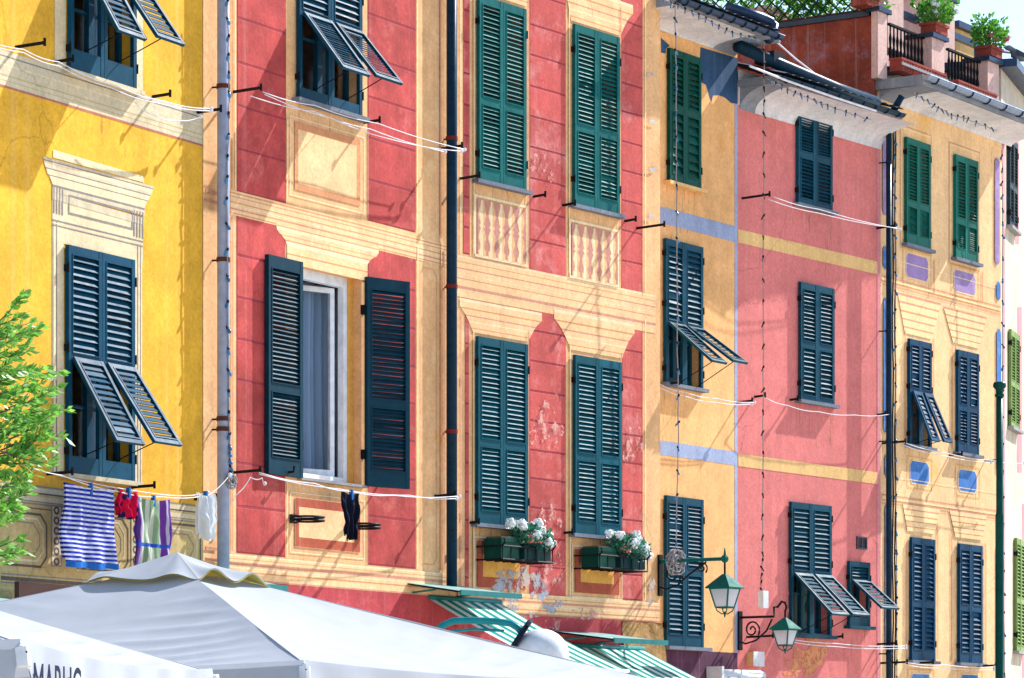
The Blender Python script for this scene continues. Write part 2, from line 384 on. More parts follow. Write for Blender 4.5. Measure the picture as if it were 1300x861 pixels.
def house(F, name, label):
    t = thing(name, label, 'house', (F.O.x, F.O.y, 0), F.a); F.house = t; F.holes = []; return t
def fthing(F, name, label, cat, p, group=None):
    """a thing fixed to or hanging before a house front; p = its local base point"""
    t = thing(name, label, cat, F.w(p), F.a, group); t['_o'] = p; return t
def org(t):
    p = tuple(t['_o']); return p

# ---- painted decoration: thin coats of paint on the plaster
def sheet(F, pts, mat, name='painted_panel', parent=None, o=None):
    o = F.lay() if o is None else o
    mb = MB(); mb.add([F.L(x, y)[:1] + (-o,) + F.L(x, y)[2:] for x, y in pts], [tuple(range(len(pts)))])
    return mb.build(name, mat, parent or F.house)
def band(F, x0, x1, y0, y1, mat, name='painted_band', mb=None, mi=0):
    """horizontal strip; y0, y1 as seen at x0"""
    o = F.lay(); s0, ha = F.at(x0, y0); s1 = F.S(x1); hb = F.at(x0, y1)[1]
    own = mb is None; mb = mb or MB()
    mb.add([(s0, -o, hb), (s1, -o, hb), (s1, -o, ha), (s0, -o, ha)], [(0, 1, 2, 3)], mi)
    return mb.build(name, mat, F.house) if own else mb
def bands(F, x0, x1, rows, name='painted_cornice', wob=0.0):
    """rows of (y0, y1, material) at x0, one part with several coats"""
    mats = []; mb = MB()
    for y0, y1, mt in rows:
        if mt not in mats: mats.append(mt)
        band(F, x0, x1, y0, y1, mt, mb=mb, mi=mats.index(mt))
    return mb.build(name, mats, F.house)
def trapezoid(F, rows, name='painted_cornice'):
    """rows of (xl, yl, xr, material): a moulding stepped in towards the window; each row reaches down to the next"""
    mats = []; mb = MB()
    for a, b_ in zip(rows, rows[1:]):
        if a[3] not in mats: mats.append(a[3])
        o = F.lay(); s0, h0 = F.at(a[0], a[1]); s1 = F.S(a[2]); s2, h2 = F.at(b_[0], b_[1]); s3 = F.S(b_[2])
        mb.add([(s0, -o, h0), (s1, -o, h0), (s3, -o, h2), (s2, -o, h2)], [(0, 1, 2, 3)], mats.index(a[3]))
    return mb.build(name, mats, F.house)
def ring(F, pts, w, mat, name='painted_moulding', px=True):
    """outline of width w metres inside a closed polygon"""
    o = F.lay(); P = [Vector(F.at(x, y)) if px else Vector((x, y)) for x, y in pts]; n = len(P)
    area = sum(P[i].x * P[(i + 1) % n].y - P[(i + 1) % n].x * P[i].y for i in range(n)); sg = 1 if area > 0 else -1
    Q = []
    for i in range(n):
        a = (P[i] - P[i - 1]).normalized(); c = (P[(i + 1) % n] - P[i]).normalized()
        na = Vector((-a.y, a.x)) * sg; nc = Vector((-c.y, c.x)) * sg; mtr = (na + nc).normalized()
        Q.append(P[i] + mtr * (w / max(0.3, mtr.dot(na))))
    mb = MB(); mb.add([(p.x, -o, p.y) for p in P + Q], [(i, (i + 1) % n, n + (i + 1) % n, n + i) for i in range(n)])
    return mb.build(name, mat, F.house)
def rect_px(F, x0, x1, y0, y1, cut=0.0):
    """metric rectangle (closed polygon in s, h) from pixels read at its left edge, corners cut by `cut` metres"""
    s0, h1 = F.at(x0, y0); s1 = F.S(x1); h0 = F.at(x0, y1)[1]; c = cut
    if not c: return [(s0, h0), (s1, h0), (s1, h1), (s0, h1)]
    return [(s0 + c, h0), (s1 - c, h0), (s1, h0 + c), (s1, h1 - c), (s1 - c, h1), (s0 + c, h1), (s0, h1 - c), (s0, h0 + c)]
def msheet(F, P, mat, name='painted_panel'):
    o = F.lay(); mb = MB(); mb.add([(x, -o, y) for x, y in P], [tuple(range(len(P)))]); return mb.build(name, mat, F.house)
UNIT = {}
def blocks(F, x0, x1, ys, mat, name='stucco_block', under=True):
    """a column of scored stucco blocks between joints ys (read at x0)"""
    s0, s1 = F.S(x0), F.S(x1); hs = [F.at(x0, y)[1] for y in ys]
    if under and F.k >= 20: F.kj = getattr(F, 'kj', 0) + 1
    k_ = F.k; F.k = getattr(F, 'kj', 0)
    if under: msheet(F, [(s0, hs[-1]), (s1, hs[-1]), (s1, hs[0]), (s0, hs[0])], 'redjoint', 'joint_coat')
    F.k = max(k_, F.k)
    if mat not in UNIT:
        mb = MB(); e = 0.012
        mb.add([(0, 0, 0), (1, 0, 0), (1, 0, 1), (0, 0, 1), (e, -1, e * 1.5), (1 - e, -1, e * 1.5), (1 - e, -1, 1 - e * 1.5), (e, -1, 1 - e * 1.5)],
               [(4, 5, 6, 7), (0, 1, 5, 4), (1, 2, 6, 5), (2, 3, 7, 6), (3, 0, 4, 7)])
        UNIT[mat] = mb.mesh(name, mat)
    for a, b_ in zip(hs, hs[1:]):
        g = 0.009
        link(name, UNIT[mat], F.house, (s0 + 0.004, -0.0005, b_ + g), (0, 0, 0), (s1 - s0 - 0.008, 0.0032, a - b_ - 2 * g))
    F.k = max(F.k, 20)

# ---- shutters
SLAT = {}
def slat_mesh(w, pitch, mat, tilt=1.0, cov=0.52):
    key = (round(w, 3), round(pitch, 4), mat, tilt)
    if key not in SLAT:
        mb = MB(); a = min(0.024, pitch * 0.5) * tilt; c = pitch * cov; t = 0.006
        P = [(-a, -c), (a, c), (a, c - t * 1.6), (-a + t, -c - t * 0.6)]
        mb.add([(x, y, z) for x in (0, w) for y, z in P], [(0, 1, 5, 4), (1, 2, 6, 5), (2, 3, 7, 6), (3, 0, 4, 7), (0, 3, 2, 1), (4, 5, 6, 7)])
        SLAT[key] = mb.mesh('slat', mat)
    return SLAT[key]
def leaf(parent, name, loc, w, z0, z1, panels, mat, rot=(0, 0, 0), x0=0.0, t=0.042, sw=0.052, hole=None, slats=True):
    """one shutter leaf: stiles, rails and slats; panels = [(z0, z1, count)]; local x across, z up, -y outwards"""
    mb = MB(); x1 = x0 + w
    mb.box(x0, x0 + sw, -t, 0, z0, z1).box(x1 - sw, x1, -t, 0, z0, z1)
    cuts = sorted([(a, b_) for a, b_, _ in panels] + ([hole] if hole else [])); z = z0
    for a, b_ in cuts + [(z1, z1)]:
        if a - z > 0.004: mb.box(x0 + sw, x1 - sw, -t + 0.003, -0.002, z, a)
        z = b_
    for a, b_, _ in panels:                                   # raised moulding round each louvred panel
        e = 0.012
        mb.box(x0 + sw, x0 + sw + e, -t - 0.006, -t + 0.008, a, b_).box(x1 - sw - e, x1 - sw, -t - 0.006, -t + 0.008, a, b_)
        mb.box(x0 + sw + e, x1 - sw - e, -t - 0.006, -t + 0.008, a, a + e).box(x0 + sw + e, x1 - sw - e, -t - 0.006, -t + 0.008, b_ - e, b_)
    o = mb.build(name, mat, parent, (0, 0, 0), loc, rot)
    for a, b_, n in panels:
        p = (b_ - a) / n; me = slat_mesh(w - 2 * sw - 0.006, p, mat, *((0.45, 0.50) if name == 'shutter_flap' else (1.0, 0.52)))
        for i in range(n):
            sl = link('slat', me, o, (x0 + sw + 0.003, -t * 0.5 + random.uniform(-.001, .001), a + p * (i + 0.5)), (random.gauss(0, .06) + (.45 if random.random() < .012 else 0), random.gauss(0, .004), 0))
    return o
def hinges(F, s0, s1, h0, h1, fr=(0.14, 0.86), mat='iron'):
    for s, e in ((s0, -1), (s1, 1)):
        for q in fr:
            h = h0 + (h1 - h0) * q
            mb = MB(); mb.box(s - 0.012 if e < 0 else s, s if e < 0 else s + 0.012, -0.055, 0.0, h - 0.03, h + 0.03); mb.tube([(s + e * .008, -.055, h - .045), (s + e * .008, -.055, h + .045)], .009, 6)
            mb.build('hinge', mat, F.house)
def casement(F, s0, s1, h0, h1, mat, curtain=None, depth=0.10, bars=True):
    """glazed window in the reveal: frame, two panes, curtain behind"""
    mb = MB(); y0, y1 = depth, depth + 0.05; fw = 0.05; m_ = (s0 + s1) / 2
    mb.box(s0, s0 + fw, y0, y1, h0, h1).box(s1 - fw, s1, y0, y1, h0, h1).box(s0 + fw, s1 - fw, y0, y1, h0, h0 + fw + .03).box(s0 + fw, s1 - fw, y0, y1, h1 - fw, h1)
    mb.box(m_ - 0.045, m_ + 0.045, y0 - 0.008, y1 - 0.002, h0 + fw + .03, h1 - fw)
    if bars:
        hb = h0 + (h1 - h0) * 0.3; mb.box(s0 + fw, m_ - .045, y0 + .01, y1 - .01, hb, hb + .03).box(m_ + .045, s1 - fw, y0 + .01, y1 - .01, hb, hb + .03)
    wdw = mb.build('window', mat, F.house)
    for a, b_ in ((s0 + fw, m_ - 0.045), (m_ + 0.045, s1 - fw)):
        MB().box(a, b_, y0 + 0.02, y0 + 0.026, h0 + fw + .03, h1 - fw).build('pane', 'glass', wdw)
        if curtain:
            L_ = b_ - a; mb2 = MB()
            mb2.grid(lambda u, v: (a + L_ * 0.55 * u, y1 + 0.06 + 0.018 * math.sin(u * 22), h0 + .08 + (h1 - h0 - .12) * v), 40, 2)
            mb2.build('curtain', curtain, wdw, smooth=True)
    return wdw
def sill(F, s0, s1, h0, out=0.12, t=0.045, mat='stone_sill', ov=0.07):
    mb = MB(); mb.box(s0 - ov, s1 + ov, -out, 0.02, h0 - t, h0 - 0.002)
    for a, w, l_ in ((s0 - ov, .2, random.uniform(.5, 1.1)), (s1 + ov - .2, .2, random.uniform(.5, 1.1)), ((s0 + s1) / 2 - .2, .4, random.uniform(.3, .6))):
        o_ = F.lay(); g_ = MB(); g_.add([(a, -o_, h0 - t - l_), (a + w, -o_, h0 - t - l_ * .9), (a + w, -o_, h0 - t), (a, -o_, h0 - t)], [(0, 1, 2, 3)]); g_.build('rain_stain', 'grime', F.house)
    return mb.build('sill', mat, F.house)
def win(F, x0, x1, yt, yb, mat, kind='closed', n=(12, 8), split=0.42, ang=(30, 30), hinge=None, frame=None, curtain=None, sl=True, slmat='stone_sill', slout=0.10, rails=0.14, flap_h=None):
    s0, h1 = F.at(x0, yt); s1 = F.S(x1); h0 = F.at(x0, yb)[1]; W = s1 - s0; H = h1 - h0
    F.holes.append((s0 + 0.03, s1 - 0.03, h0 + 0.02, h1 - 0.03)); g = 0.004; lw = W / 2 - g
    if kind == 'closed':
        zs = H * split
        for i in (0, 1):
            leaf(F.house, 'shutter', (s0 + i * (W / 2 + g / 2), -0.012, h0), lw, 0, H, [(rails, zs - 0.035, n[1]), (zs + 0.045, H - 0.085, n[0])], mat)
        hinges(F, s0, s1, h0, h1)
    else:
        hh = F.at(x0, hinge)[1] - h0; fh = flap_h or hh - 0.12
        for i in (0, 1):
            o = leaf(F.house, 'shutter', (s0 + i * (W / 2 + g / 2), -0.012, h0), lw, 0, H, [(hh + 0.05, H - 0.075, n[0])], mat, hole=(hh - fh + 0.03, hh - 0.012))
            x = s0 + i * (W / 2 + g / 2) + 0.036
            leaf(F.house, 'shutter_flap', (x, -0.058, h0 + hh), lw - 0.072, -fh, 0, [(-fh + 0.05, -0.05, n[1])], mat, rot=(R(-ang[i]), 0, 0), t=0.034, sw=0.042)
            mb = MB(); xm = x + (lw - 0.072) / 2; a = R(ang[i])        # iron stay that props the flap open
            mb.tube([(xm, -0.03, h0 + hh - fh * 0.95), (xm, -0.06 - math.sin(a) * fh * 0.9, h0 + hh - math.cos(a) * fh * 0.92)], 0.006, 5); mb.build('stay', 'iron', F.house)
        hinges(F, s0, s1, h0, h1, (0.1, 0.55, 0.9))
        casement(F, s0 + 0.03, s1 - 0.03, h0 + 0.02, h1 - 0.03, frame or mat, curtain)
    if sl: sill(F, s0, s1, h0, slout, mat=slmat)
    return s0, s1, h0, h1

def wall(F, x0, x1, hbot, htop, mat, depth=7.0, s_range=None, roof='roof_tile', back_slope=0.0):
    """front with real openings and reveals, plus the sides, back and top of the house"""
    s0, s1 = s_range or (F.S(x0), F.S(x1)); xs = {s0, s1}; zs = {hbot, htop}
    for a, b_, c, d in F.holes:
        if c >= htop or b_ <= s0 or a >= s1: continue
        xs |= {max(a, s0), min(b_, s1)}; zs |= {c, min(d, htop)}
    xs = sorted(xs); zs = sorted(zs); mb = MB()
    for i in range(len(xs) - 1):
        for j in range(len(zs) - 1):
            cx_, cz = (xs[i] + xs[i + 1]) / 2, (zs[j] + zs[j + 1]) / 2
            if any(a < cx_ < b_ and c < cz < d for a, b_, c, d in F.holes): continue
            mb.add([(xs[i], 0, zs[j]), (xs[i + 1], 0, zs[j]), (xs[i + 1], 0, zs[j + 1]), (xs[i], 0, zs[j + 1])], [(0, 1, 2, 3)])
    rd = 0.24
    for a, b_, c, d in F.holes:
        a, b_, d = max(a, s0), min(b_, s1), min(d, htop)
        if c >= htop or b_ <= a: continue
        for q in ([(a, 0, c), (a, rd, c), (a, rd, d), (a, 0, d)], [(b_, 0, c), (b_, 0, d), (b_, rd, d), (b_, rd, c)], [(a, 0, c), (b_, 0, c), (b_, rd, c), (a, rd, c)], [(a, 0, d), (a, rd, d), (b_, rd, d), (b_, 0, d)]):
            mb.add(q, [(0, 1, 2, 3)])
    mb.add([(s0, 0, hbot), (s0, depth, hbot), (s0, depth, htop), (s0, 0, htop)], [(0, 1, 2, 3)])
    mb.add([(s1, 0, hbot), (s1, depth, hbot), (s1, depth, htop), (s1, 0, htop)], [(3, 2, 1, 0)])
    mb.add([(s0, depth, hbot), (s1, depth, hbot), (s1, depth, htop), (s0, depth, htop)], [(0, 1, 2, 3)])
    mb.build('wall', mat, F.house)
    MB().box(s0 - 0.0, s1 + 0.0, 0.0, depth, htop + 0.002, htop + 0.12).build('roof', roof, F.house)

# ------------------------------------------------------------------ ground
g = MB(); g.add([(-900, -400, 0), (900, -400, 0), (900, 1600, 0), (-900, 1600, 0)], [(0, 1, 2, 3)])
o = g.build('ground', 'paving'); o['kind'] = 'structure'

# ================================================================== house A: yellow, far left
F = FA; house(F, 'yellow_house', 'golden yellow house with painted grey window surround, at the far left')
# upper window with two propped flaps
A1 = win(F, 84, 168, -190, 89, 'shut_a', 'flap', n=(13, 11), hinge=-62, ang=(31, 36), flap_h=0.93, curtain='curtain', slmat='greybeige')
A2 = win(F, 81.5, 166, 311, 601, 'shut_a', 'flap', n=(14, 12), hinge=455, ang=(31, 35), flap_h=0.93, curtain='curtain', slmat='greybeige')
A0 = win(F, 84, 168, -560, -300, 'shut_a', 'flap', n=(13, 11), hinge=-430, ang=(34, 38), flap_h=0.93, sl=True)  # out-of-view window, added so its open flaps cast shadow streaks below
wall(F, -70, 257, 0, 14.2, 'yellow')
# painted storey band with its mouldings
bands(F, -69, 257, [(41, 86, 'greybeige'), (47, 49, 'greyline'), (58, 60, 'beige'), (86, 89, 'pinkline'), (72, 73.5, 'khaki'), (79, 80, 'khaki')], 'painted_band')
for a, b_ in ((69, 83), (169, 181)): sheet(F, [(a, -190), (b_, -190), (b_, 92 + (b_ - 84) * .29), (a, 88 + (a - 84) * .29)], 'beige', 'painted_surround')
# window surround: side strips, frieze with corbels, cornice
sheet(F, [(66, 262), (80.8, 265.5), (80.8, 603), (66, 601)], 'beige', 'painted_surround')
sheet(F, [(166.8, 289), (180, 292.5), (180, 615), (166.8, 613.5)], 'beige', 'painted_surround')
sheet(F, [(66, 250), (181, 284), (181, 334), (66, 306)], 'beige', 'painted_surround')
for x, w, mt in ((66.3, 1.3, 'greyline'), (70.5, 1.6, 'greyline'), (73.5, .8, 'mouldlight'), (173.5, 1.6, 'greyline'), (177.2, 1.2, 'greyline')):
    yy = 279 + (x - 66) * .285; sheet(F, [(x, yy), (x + w, yy + .3), (x + w, 601 + (x - 66) * .125), (x, 601 + (x - 66) * .125)], mt, 'painted_moulding')
bands(F, 66, 181, [(278, 280.5, 'greyline'), (282, 283.2, 'mouldlight'), (284.5, 286.5, 'greyline')], 'painted_moulding')
sheet(F, [(67, 190), (182, 224), (182, 232), (67, 200)], 'beige', 'painted_panel')
trapezoid(F, [(54, 198.5, 194, 'greybeige'), (54, 201.5, 194, 'greyline'), (55, 203.5, 193, 'mouldlight'), (56, 208, 192.5, 'greybeige'), (57, 212, 191, 'greyline'), (58, 214, 190, 'beige'), (60, 221, 188, 'greyline'), (62, 223, 186, 'beige'), (66, 234, 183, 'greyline'), (66, 237, 183, 'greybeige'), (66, 244, 183, 'beige')])
sheet(F, [(66, 244), (182, 277), (182, 286), (66, 253)], 'greybeige', 'painted_frieze')
ring(F, rect_px(F, 86, 168, 247, 272), 0.02, 'greyline', px=False)
for x in (67, 169):
    for i in range(4): y0 = 237 + (x - 67) * .29; sheet(F, [(x + i * 3.6, y0 + i), (x + i * 3.6 + 1.6, y0 + i + .5), (x + i * 3.6 + 1.6, y0 + 34 + i), (x + i * 3.6, y0 + 33.5 + i)], 'greyline', 'painted_corbel')
# dado painted in khaki with panels and ornament strips
sA = F.S(-69.5)
s0, h = F.at(0, 612); sR = F.S(257); hb = F.at(0, 790)[1]
msheet(F, [(sA, hb), (sR, hb), (sR, h), (sA, h)], 'khaki', 'painted_dado')
bands(F, 0, 257, [(611, 613, 'greyline'), (614, 620, 'greybeige'), (620, 622, 'darkline'), (625, 631, 'greybeige'), (631, 632.4, 'greyline'), (634, 636, 'greyline'), (640, 641.5, 'darkline'), (727, 729, 'greyline'), (731, 736, 'darkline'), (738, 740, 'greyline'), (745, 746, 'greybeige')])
for x0, x1, y0, y1 in ((-60, 59, 640, 712), (89, 162, 650, 722), (197, 254, 661, 722)):
    for q, (w, mt) in enumerate(((.022, 'darkline'), (.02, 'greybeige'), (.012, 'greyline'))):
        e = q * 4.6; ring(F, rect_px(F, x0 + e, x1 - e, y0 + e * 1.5, y1 - e * 1.5, 0.10), w, mt, px=False)
for x0, x1, y0 in ((64, 77, 641), (165, 176, 652)):
    P = rect_px(F, x0, x1, y0, y0 + 78); msheet(F, P, 'greybeige', 'painted_ornament'); ring(F, P, .014, 'greyline', px=False)
    (a, c), (b_, d) = P[0], P[2]; mb = MB(); o_ = F.lay()
    for i in range(6):                                         # chain of painted ovals and lozenges
        cz = c + (d - c) * (i + .5) / 6; cxx = (a + b_) / 2; rr = (b_ - a) * .3; hh = (d - c) / 14
        ov = [(cxx + rr * math.cos(t * math.pi / 4), -o_, cz + hh * math.sin(t * math.pi / 4)) for t in range(8)]
        iv = [(cxx + rr * .45 * math.cos(t * math.pi / 4), -o_, cz + hh * .45 * math.sin(t * math.pi / 4)) for t in range(8)]
        mb.add(ov + iv, [(t, (t + 1) % 8, 8 + (t + 1) % 8, 8 + t) for t in range(8)])
    mb.build('painted_ornament', 'darkline', F.house)

# ================================================================== house B: red blocks, open window
F = FB; house(F, 'red_peach_house', 'peach and crimson house with one wide open shuttered window')
B1 = win(F, 375, 455, -150, 125, 'shut_a', 'flap', n=(18, 17), hinge=17, ang=(38, 40), flap_h=0.79, slmat='slate', frame='shut_a')
B0 = win(F, 375, 455, -520, -270, 'shut_a', 'flap', n=(14, 13), hinge=-390, ang=(36, 42), flap_h=0.86)  # unseen upper window, added for the streaky shade its flaps throw down the wall
s0, h1 = F.at(379, 336); s1 = F.S(459); h0 = F.at(379, 606)[1]
F.holes.append((s0, s1, h0, h1)); W = s1 - s0; H = h1 - h0
wall(F, 258, 577, 0, 14.6, 'peach')
# open window: white frame, left casement turned inwards, curtain, two shutters folded back
mb = MB(); fw = .07; y0, y1 = .12, .19
mb.box(s0, s0 + fw, y0, y1, h0, h1).box(s1 - fw - .10, s1 - .10, y0, y1, h0, h1).box(s0 + fw, s1 - fw - .10, y0, y1, h1 - fw * 1.5, h1).box(s0 + fw, s1 - fw - .1, y0, y1, h0, h0 + fw)
wdw = mb.build('window', 'whiteframe', F.house)
MB().box(s1 - .10, s1, .10, .20, h0, h1).build('window_jamb', 'ochre', F.house)
w = .60; hz0, hz1 = h0 + fw + .01, h1 - fw * 1.5 - .01; c = .055; mb = MB()     # casement left ajar, turned a little inwards
mb.box(-c, 0, 0, .045, hz0, hz1).box(-w, -w + c, 0, .045, hz0, hz1).box(-w + c, -c, 0, .045, hz0, hz0 + c * 1.3).box(-w + c, -c, 0, .045, hz1 - c, hz1)
cs = mb.build('casement', 'whiteframe', F.house, (0, 0, 0), (s1 - .10 - fw - .05, .2, 0), (0, 0, R(-20)))
MB().box(-w + c, -c, .02, .026, hz0 + c * 1.3, hz1 - c).build('pane', 'glass', cs)
for a, l_, dd in ((s0 + .22, 1.15, .44),):
    mb = MB(); mb.grid(lambda u, v: (a + l_ * u * (1 - .03 * math.sin(v * 3)), dd + .05 * math.sin(u * 60 + v) + .02 * math.sin(u * 23), h0 + .04 + (H - .1) * v), 70, 14)
    mb.build('curtain', 'curtain', F.house, smooth=True)
sill(F, s0, s1, h0, .06, .03, 'stone_sill', .03)
lw = W / 2
pan = [(.17, H * .40 - .03, 17), (H * .40 + .05, H - .09, 26)]
leaf(F.house, 'shutter', (s0 - .005, -.012, h0 - .01), lw * 1.06, 0, H + .03, pan, 'shut_b', rot=(0, 0, R(.6)), x0=-lw * 1.06, t=.05)
leaf(F.house, 'shutter', (s1 + .01, -.03, h0 - .01), lw, 0, H + .03, pan, 'shut_b', rot=(0, 0, R(-17)), t=.05)
for s_ in (s0 - .01, s1 + .01):
    for q in (.15, .85): MB().box(s_ - .03, s_ + .03, -.05, 0.0, h0 + H * q - .05, h0 + H * q + .05).build('hinge', 'iron', F.house)
for s_ in (s0 - lw * .45, s1 + lw * .55):
    mb = MB(); mb.tube([(s_, 0, h0 + .03), (s_, -.12, h0 + .03), (s_, -.13, h0 + .09)], .014, 6); mb.build('shutter_catch', 'iron', F.house)
# scored red blocks
blocks(F, 300.5, 363, [-88, -33, 22, 78.5, 133.5, 188, 242.5], 'redblock')
blocks(F, 466.5, 527.5, [-80, -31, 17, 72, 122.5, 174.5, 228, 280], 'redblock')
blocks(F, 300, 362, [272, 323.5, 377, 430, 482, 534.5, 587.5, 642.5, 702], 'redblock')
blocks(F, 466.5, 527.5, [308, 356, 406, 455, 503, 552, 602, 655, 717], 'redblock')
# painted storey cornice, window cornice, panels
bands(F, 292, 566, [(241, 272, 'peach2'), (243, 245, 'orangeline'), (248, 249.2, 'moulddark'), (255, 256.5, 'orangeline'), (259, 260, 'mouldlight'), (263, 265, 'moulddark'), (269, 270.5, 'orangeline')])
trapezoid(F, [(350, 281, 481, 'peach2'), (350, 285, 481, 'orangeline'), (350.5, 286.5, 480.5, 'mouldlight'), (351, 291, 480, 'peach2'), (355, 297, 477, 'moulddark'), (357, 298.5, 475, 'peach2'), (361, 304, 470, 'orangeline'), (362, 306, 469, 'mouldlight'), (364, 312, 466, 'peach2'), (364, 321, 466, 'orangeline'), (364, 323, 466, 'peach2'), (364, 334, 466, 'peach2')])
for x0, x1, y0, y1, i0, i1, j0, j1, mt in ((373.5, 456.7, 153.3, 240.7, 378, 452, 164, 233, 'orangeline'), (373.8, 456.6, 631, 694.5, 379, 449, 643.5, 682, 'brownpanel')):
    msheet(F, rect_px(F, x0, x1, y0, y1), mt); msheet(F, rect_px(F, i0, i1, j0, j1), 'peach2'); ring(F, rect_px(F, x0 - 6, x1 + 6, y0 - 7, y1 + 7), .012, 'mouldlight', px=False)
    ring(F, rect_px(F, x0, x1, y0, y1), .008, 'moulddark', px=False)
for x, w, y0, y1, mt in ((363.6, 1, 150, 252, 'mouldlight'), (466, 1, 165, 278, 'moulddark'), (528.5, 1.4, -20, 290, 'mouldlight'), (557.5, 1, -20, 300, 'moulddark'), (561, 1.2, -20, 300, 'orangeline'), (465.6, 1, 620, 716, 'moulddark'), (363.4, 1, 612, 707, 'mouldlight'), (529, 1.2, 312, 722, 'mouldlight'), (558, 1, 318, 724, 'orangeline'), (562, 1.6, 318, 724, 'moulddark'), (293.5, 1, -20, 240, 'orangeline'), (297.5, 1, -20, 241, 'mouldlight'), (294, 1, 275, 700, 'moulddark')):
    sheet(F, [(x, y0), (x + w, y0), (x + w, y1), (x, y1)], mt, 'painted_line')
ring(F, rect_px(F, 533.5, 554, 338, 716, .07), .008, 'orangeline', px=False)
bands(F, 288, 567, [(703, 736, 'peach2'), (703, 705, 'mouldlight'), (708, 709, 'orangeline'), (712.5, 716.5, 'moulddark'), (719, 720.4, 'mouldlight'), (724, 726, 'orangeline'), (734, 735.6, 'moulddark')])
hh = F.at(288, 736)[1]; msheet(F, [(F.S(258), 2.2), (F.S(577), 2.2), (F.S(577), hh), (F.S(258), hh)], 'redband', 'painted_band')
# the corner strip beside the yellow house
for y0, y1, mt in ((240, 244, 'moulddark'), (252, 255, 'moulddark'), (694, 698, 'moulddark'), (708, 712, 'moulddark')): band(F, 259, 275, y0, y1, mt)

# ================================================================== house C: two columns of green shutters
F = FC; house(F, 'crimson_house', 'crimson and peach house with painted balusters and four closed green shutters')
for a in ((604, 664, -6, 228, 'shut_c', (21, 15)), (725.5, 782.5, 30.7, 259.5, 'shut_c', (21, 15)), (602.5, 666, 427, 664, 'shut_c2', (20, 14)), (726, 785, 450.7, 677, 'shut_c2', (20, 14))):
    win(F, *a[:5], 'closed', n=a[5], split=.43, slmat='slate', slout=.09)
wall(F, 577, 838, 0, 14.6, 'peach')
blocks(F, 672, 718, [-48, -8.5, 30.7, 69, 108.7, 147, 186, 225.7, 266, 304, 344.5], 'redblock2')
blocks(F, 788.7, 815.6, [-47, -11, 26, 66, 104.5, 140.5, 179, 216, 254, 292, 330.5, 369], 'redblock2')
blocks(F, 588, 596, [-28, 12, 52, 92, 132, 171, 210, 249, 288, 322], 'redblock2')
blocks(F, 672, 718, [386, 419, 457.6, 495.5, 533.6, 571, 607, 644, 682, 719, 757.5], 'redblock2')
blocks(F, 789.5, 815.6, [409, 443.7, 478.5, 515, 551, 587, 623, 659.6, 696, 729, 761], 'redblock2')
blocks(F, 590, 595, [398, 436, 474, 512, 550, 587, 624, 660, 697, 733, 748], 'redblock2')
bands(F, 580, 832, [(323, 376, 'peach2'), (324, 325.5, 'mouldlight'), (331, 332, 'orangeline'), (339, 340.5, 'moulddark'), (347, 348, 'mouldlight'), (352, 353, 'orangeline'), (362, 365.5, 'moulddark'), (366, 367, 'mouldlight')])
def c_cornice(xl, xr, y, il, ir, dy):
    rows = []; mats = ['mouldlight', 'peach2', 'orangeline', 'peach2', 'moulddark', 'peach2', 'mouldlight', 'peach2', 'orangeline', 'peach2', 'peach2']
    ts = [0, .08, .25, .30, .48, .52, .66, .70, .86, .89, 1.0]
    for t, mt in zip(ts, mats):
        e = 0 if t < .26 else (t - .26) / .74; e = e ** .7
        rows.append((xl + (il - xl) * e, y + dy * t, xr + (ir - xr) * e, mt))
    trapezoid(F, rows)
c_cornice(583, 687.5, 378, 600, 670, 44); c_cornice(703, 805, 392, 724, 789, 52); c_cornice(716, 803, -22, 724, 787, 48); c_cornice(596, 680, -60, 602, 668, 48)
# painted balustrades
for x0, x1, y0, y1 in ((605, 666, 252.5, 324), (725, 782, 284, 351)):
    P = rect_px(F, x0, x1, y0, y1); msheet(F, P, 'mauve'); (a, c), (b_, d) = P[0], P[2]; ring(F, [(a - .05, c - .02), (b_ + .05, c - .02), (b_ + .05, d + .05), (a - .05, d + .05)], .03, 'mouldlight', px=False)
    for i in range(5):
        cxx = a + (b_ - a) * (i + .5) / 5; hw = (b_ - a) / 12.5; Hh = d - c
        prof = [(0, 1.0), (.10, 1.0), (.11, .7), (.2, .5), (.30, .95), (.36, 1.0), (.45, .65), (.49, .35), (.52, .75), (.55, .75), (.58, .38), (.64, .7), (.76, 1.0), (.84, .8), (.93, .4), (1.0, .35)]
        o_ = F.lay(); mb = MB(); k = len(prof)
        mb.add([(cxx - r_ * hw, -o_, c + Hh * z_) for z_, r_ in prof] + [(cxx + r_ * hw, -o_, c + Hh * z_) for z_, r_ in prof], [(j, k + j, k + j + 1, j + 1) for j in range(k - 1)])
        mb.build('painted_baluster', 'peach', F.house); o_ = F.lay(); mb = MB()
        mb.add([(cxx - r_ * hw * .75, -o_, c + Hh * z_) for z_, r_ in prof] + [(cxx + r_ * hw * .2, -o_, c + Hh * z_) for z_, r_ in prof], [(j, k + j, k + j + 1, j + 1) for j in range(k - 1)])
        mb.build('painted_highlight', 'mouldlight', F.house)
for x0, x1, y0, y1, q in ((605, 666, 686, 745, 7), (729, 785, 697, 752, 7)):
    msheet(F, rect_px(F, x0, x1, y0, y1), 'brownpanel'); msheet(F, rect_px(F, x0 + q, x1 - q, y0 + 8, y1 - 13), 'ochre'); ring(F, rect_px(F, x0 - 4, x1 + 4, y0 - 5, y1 + 6), .012, 'mouldlight', px=False)
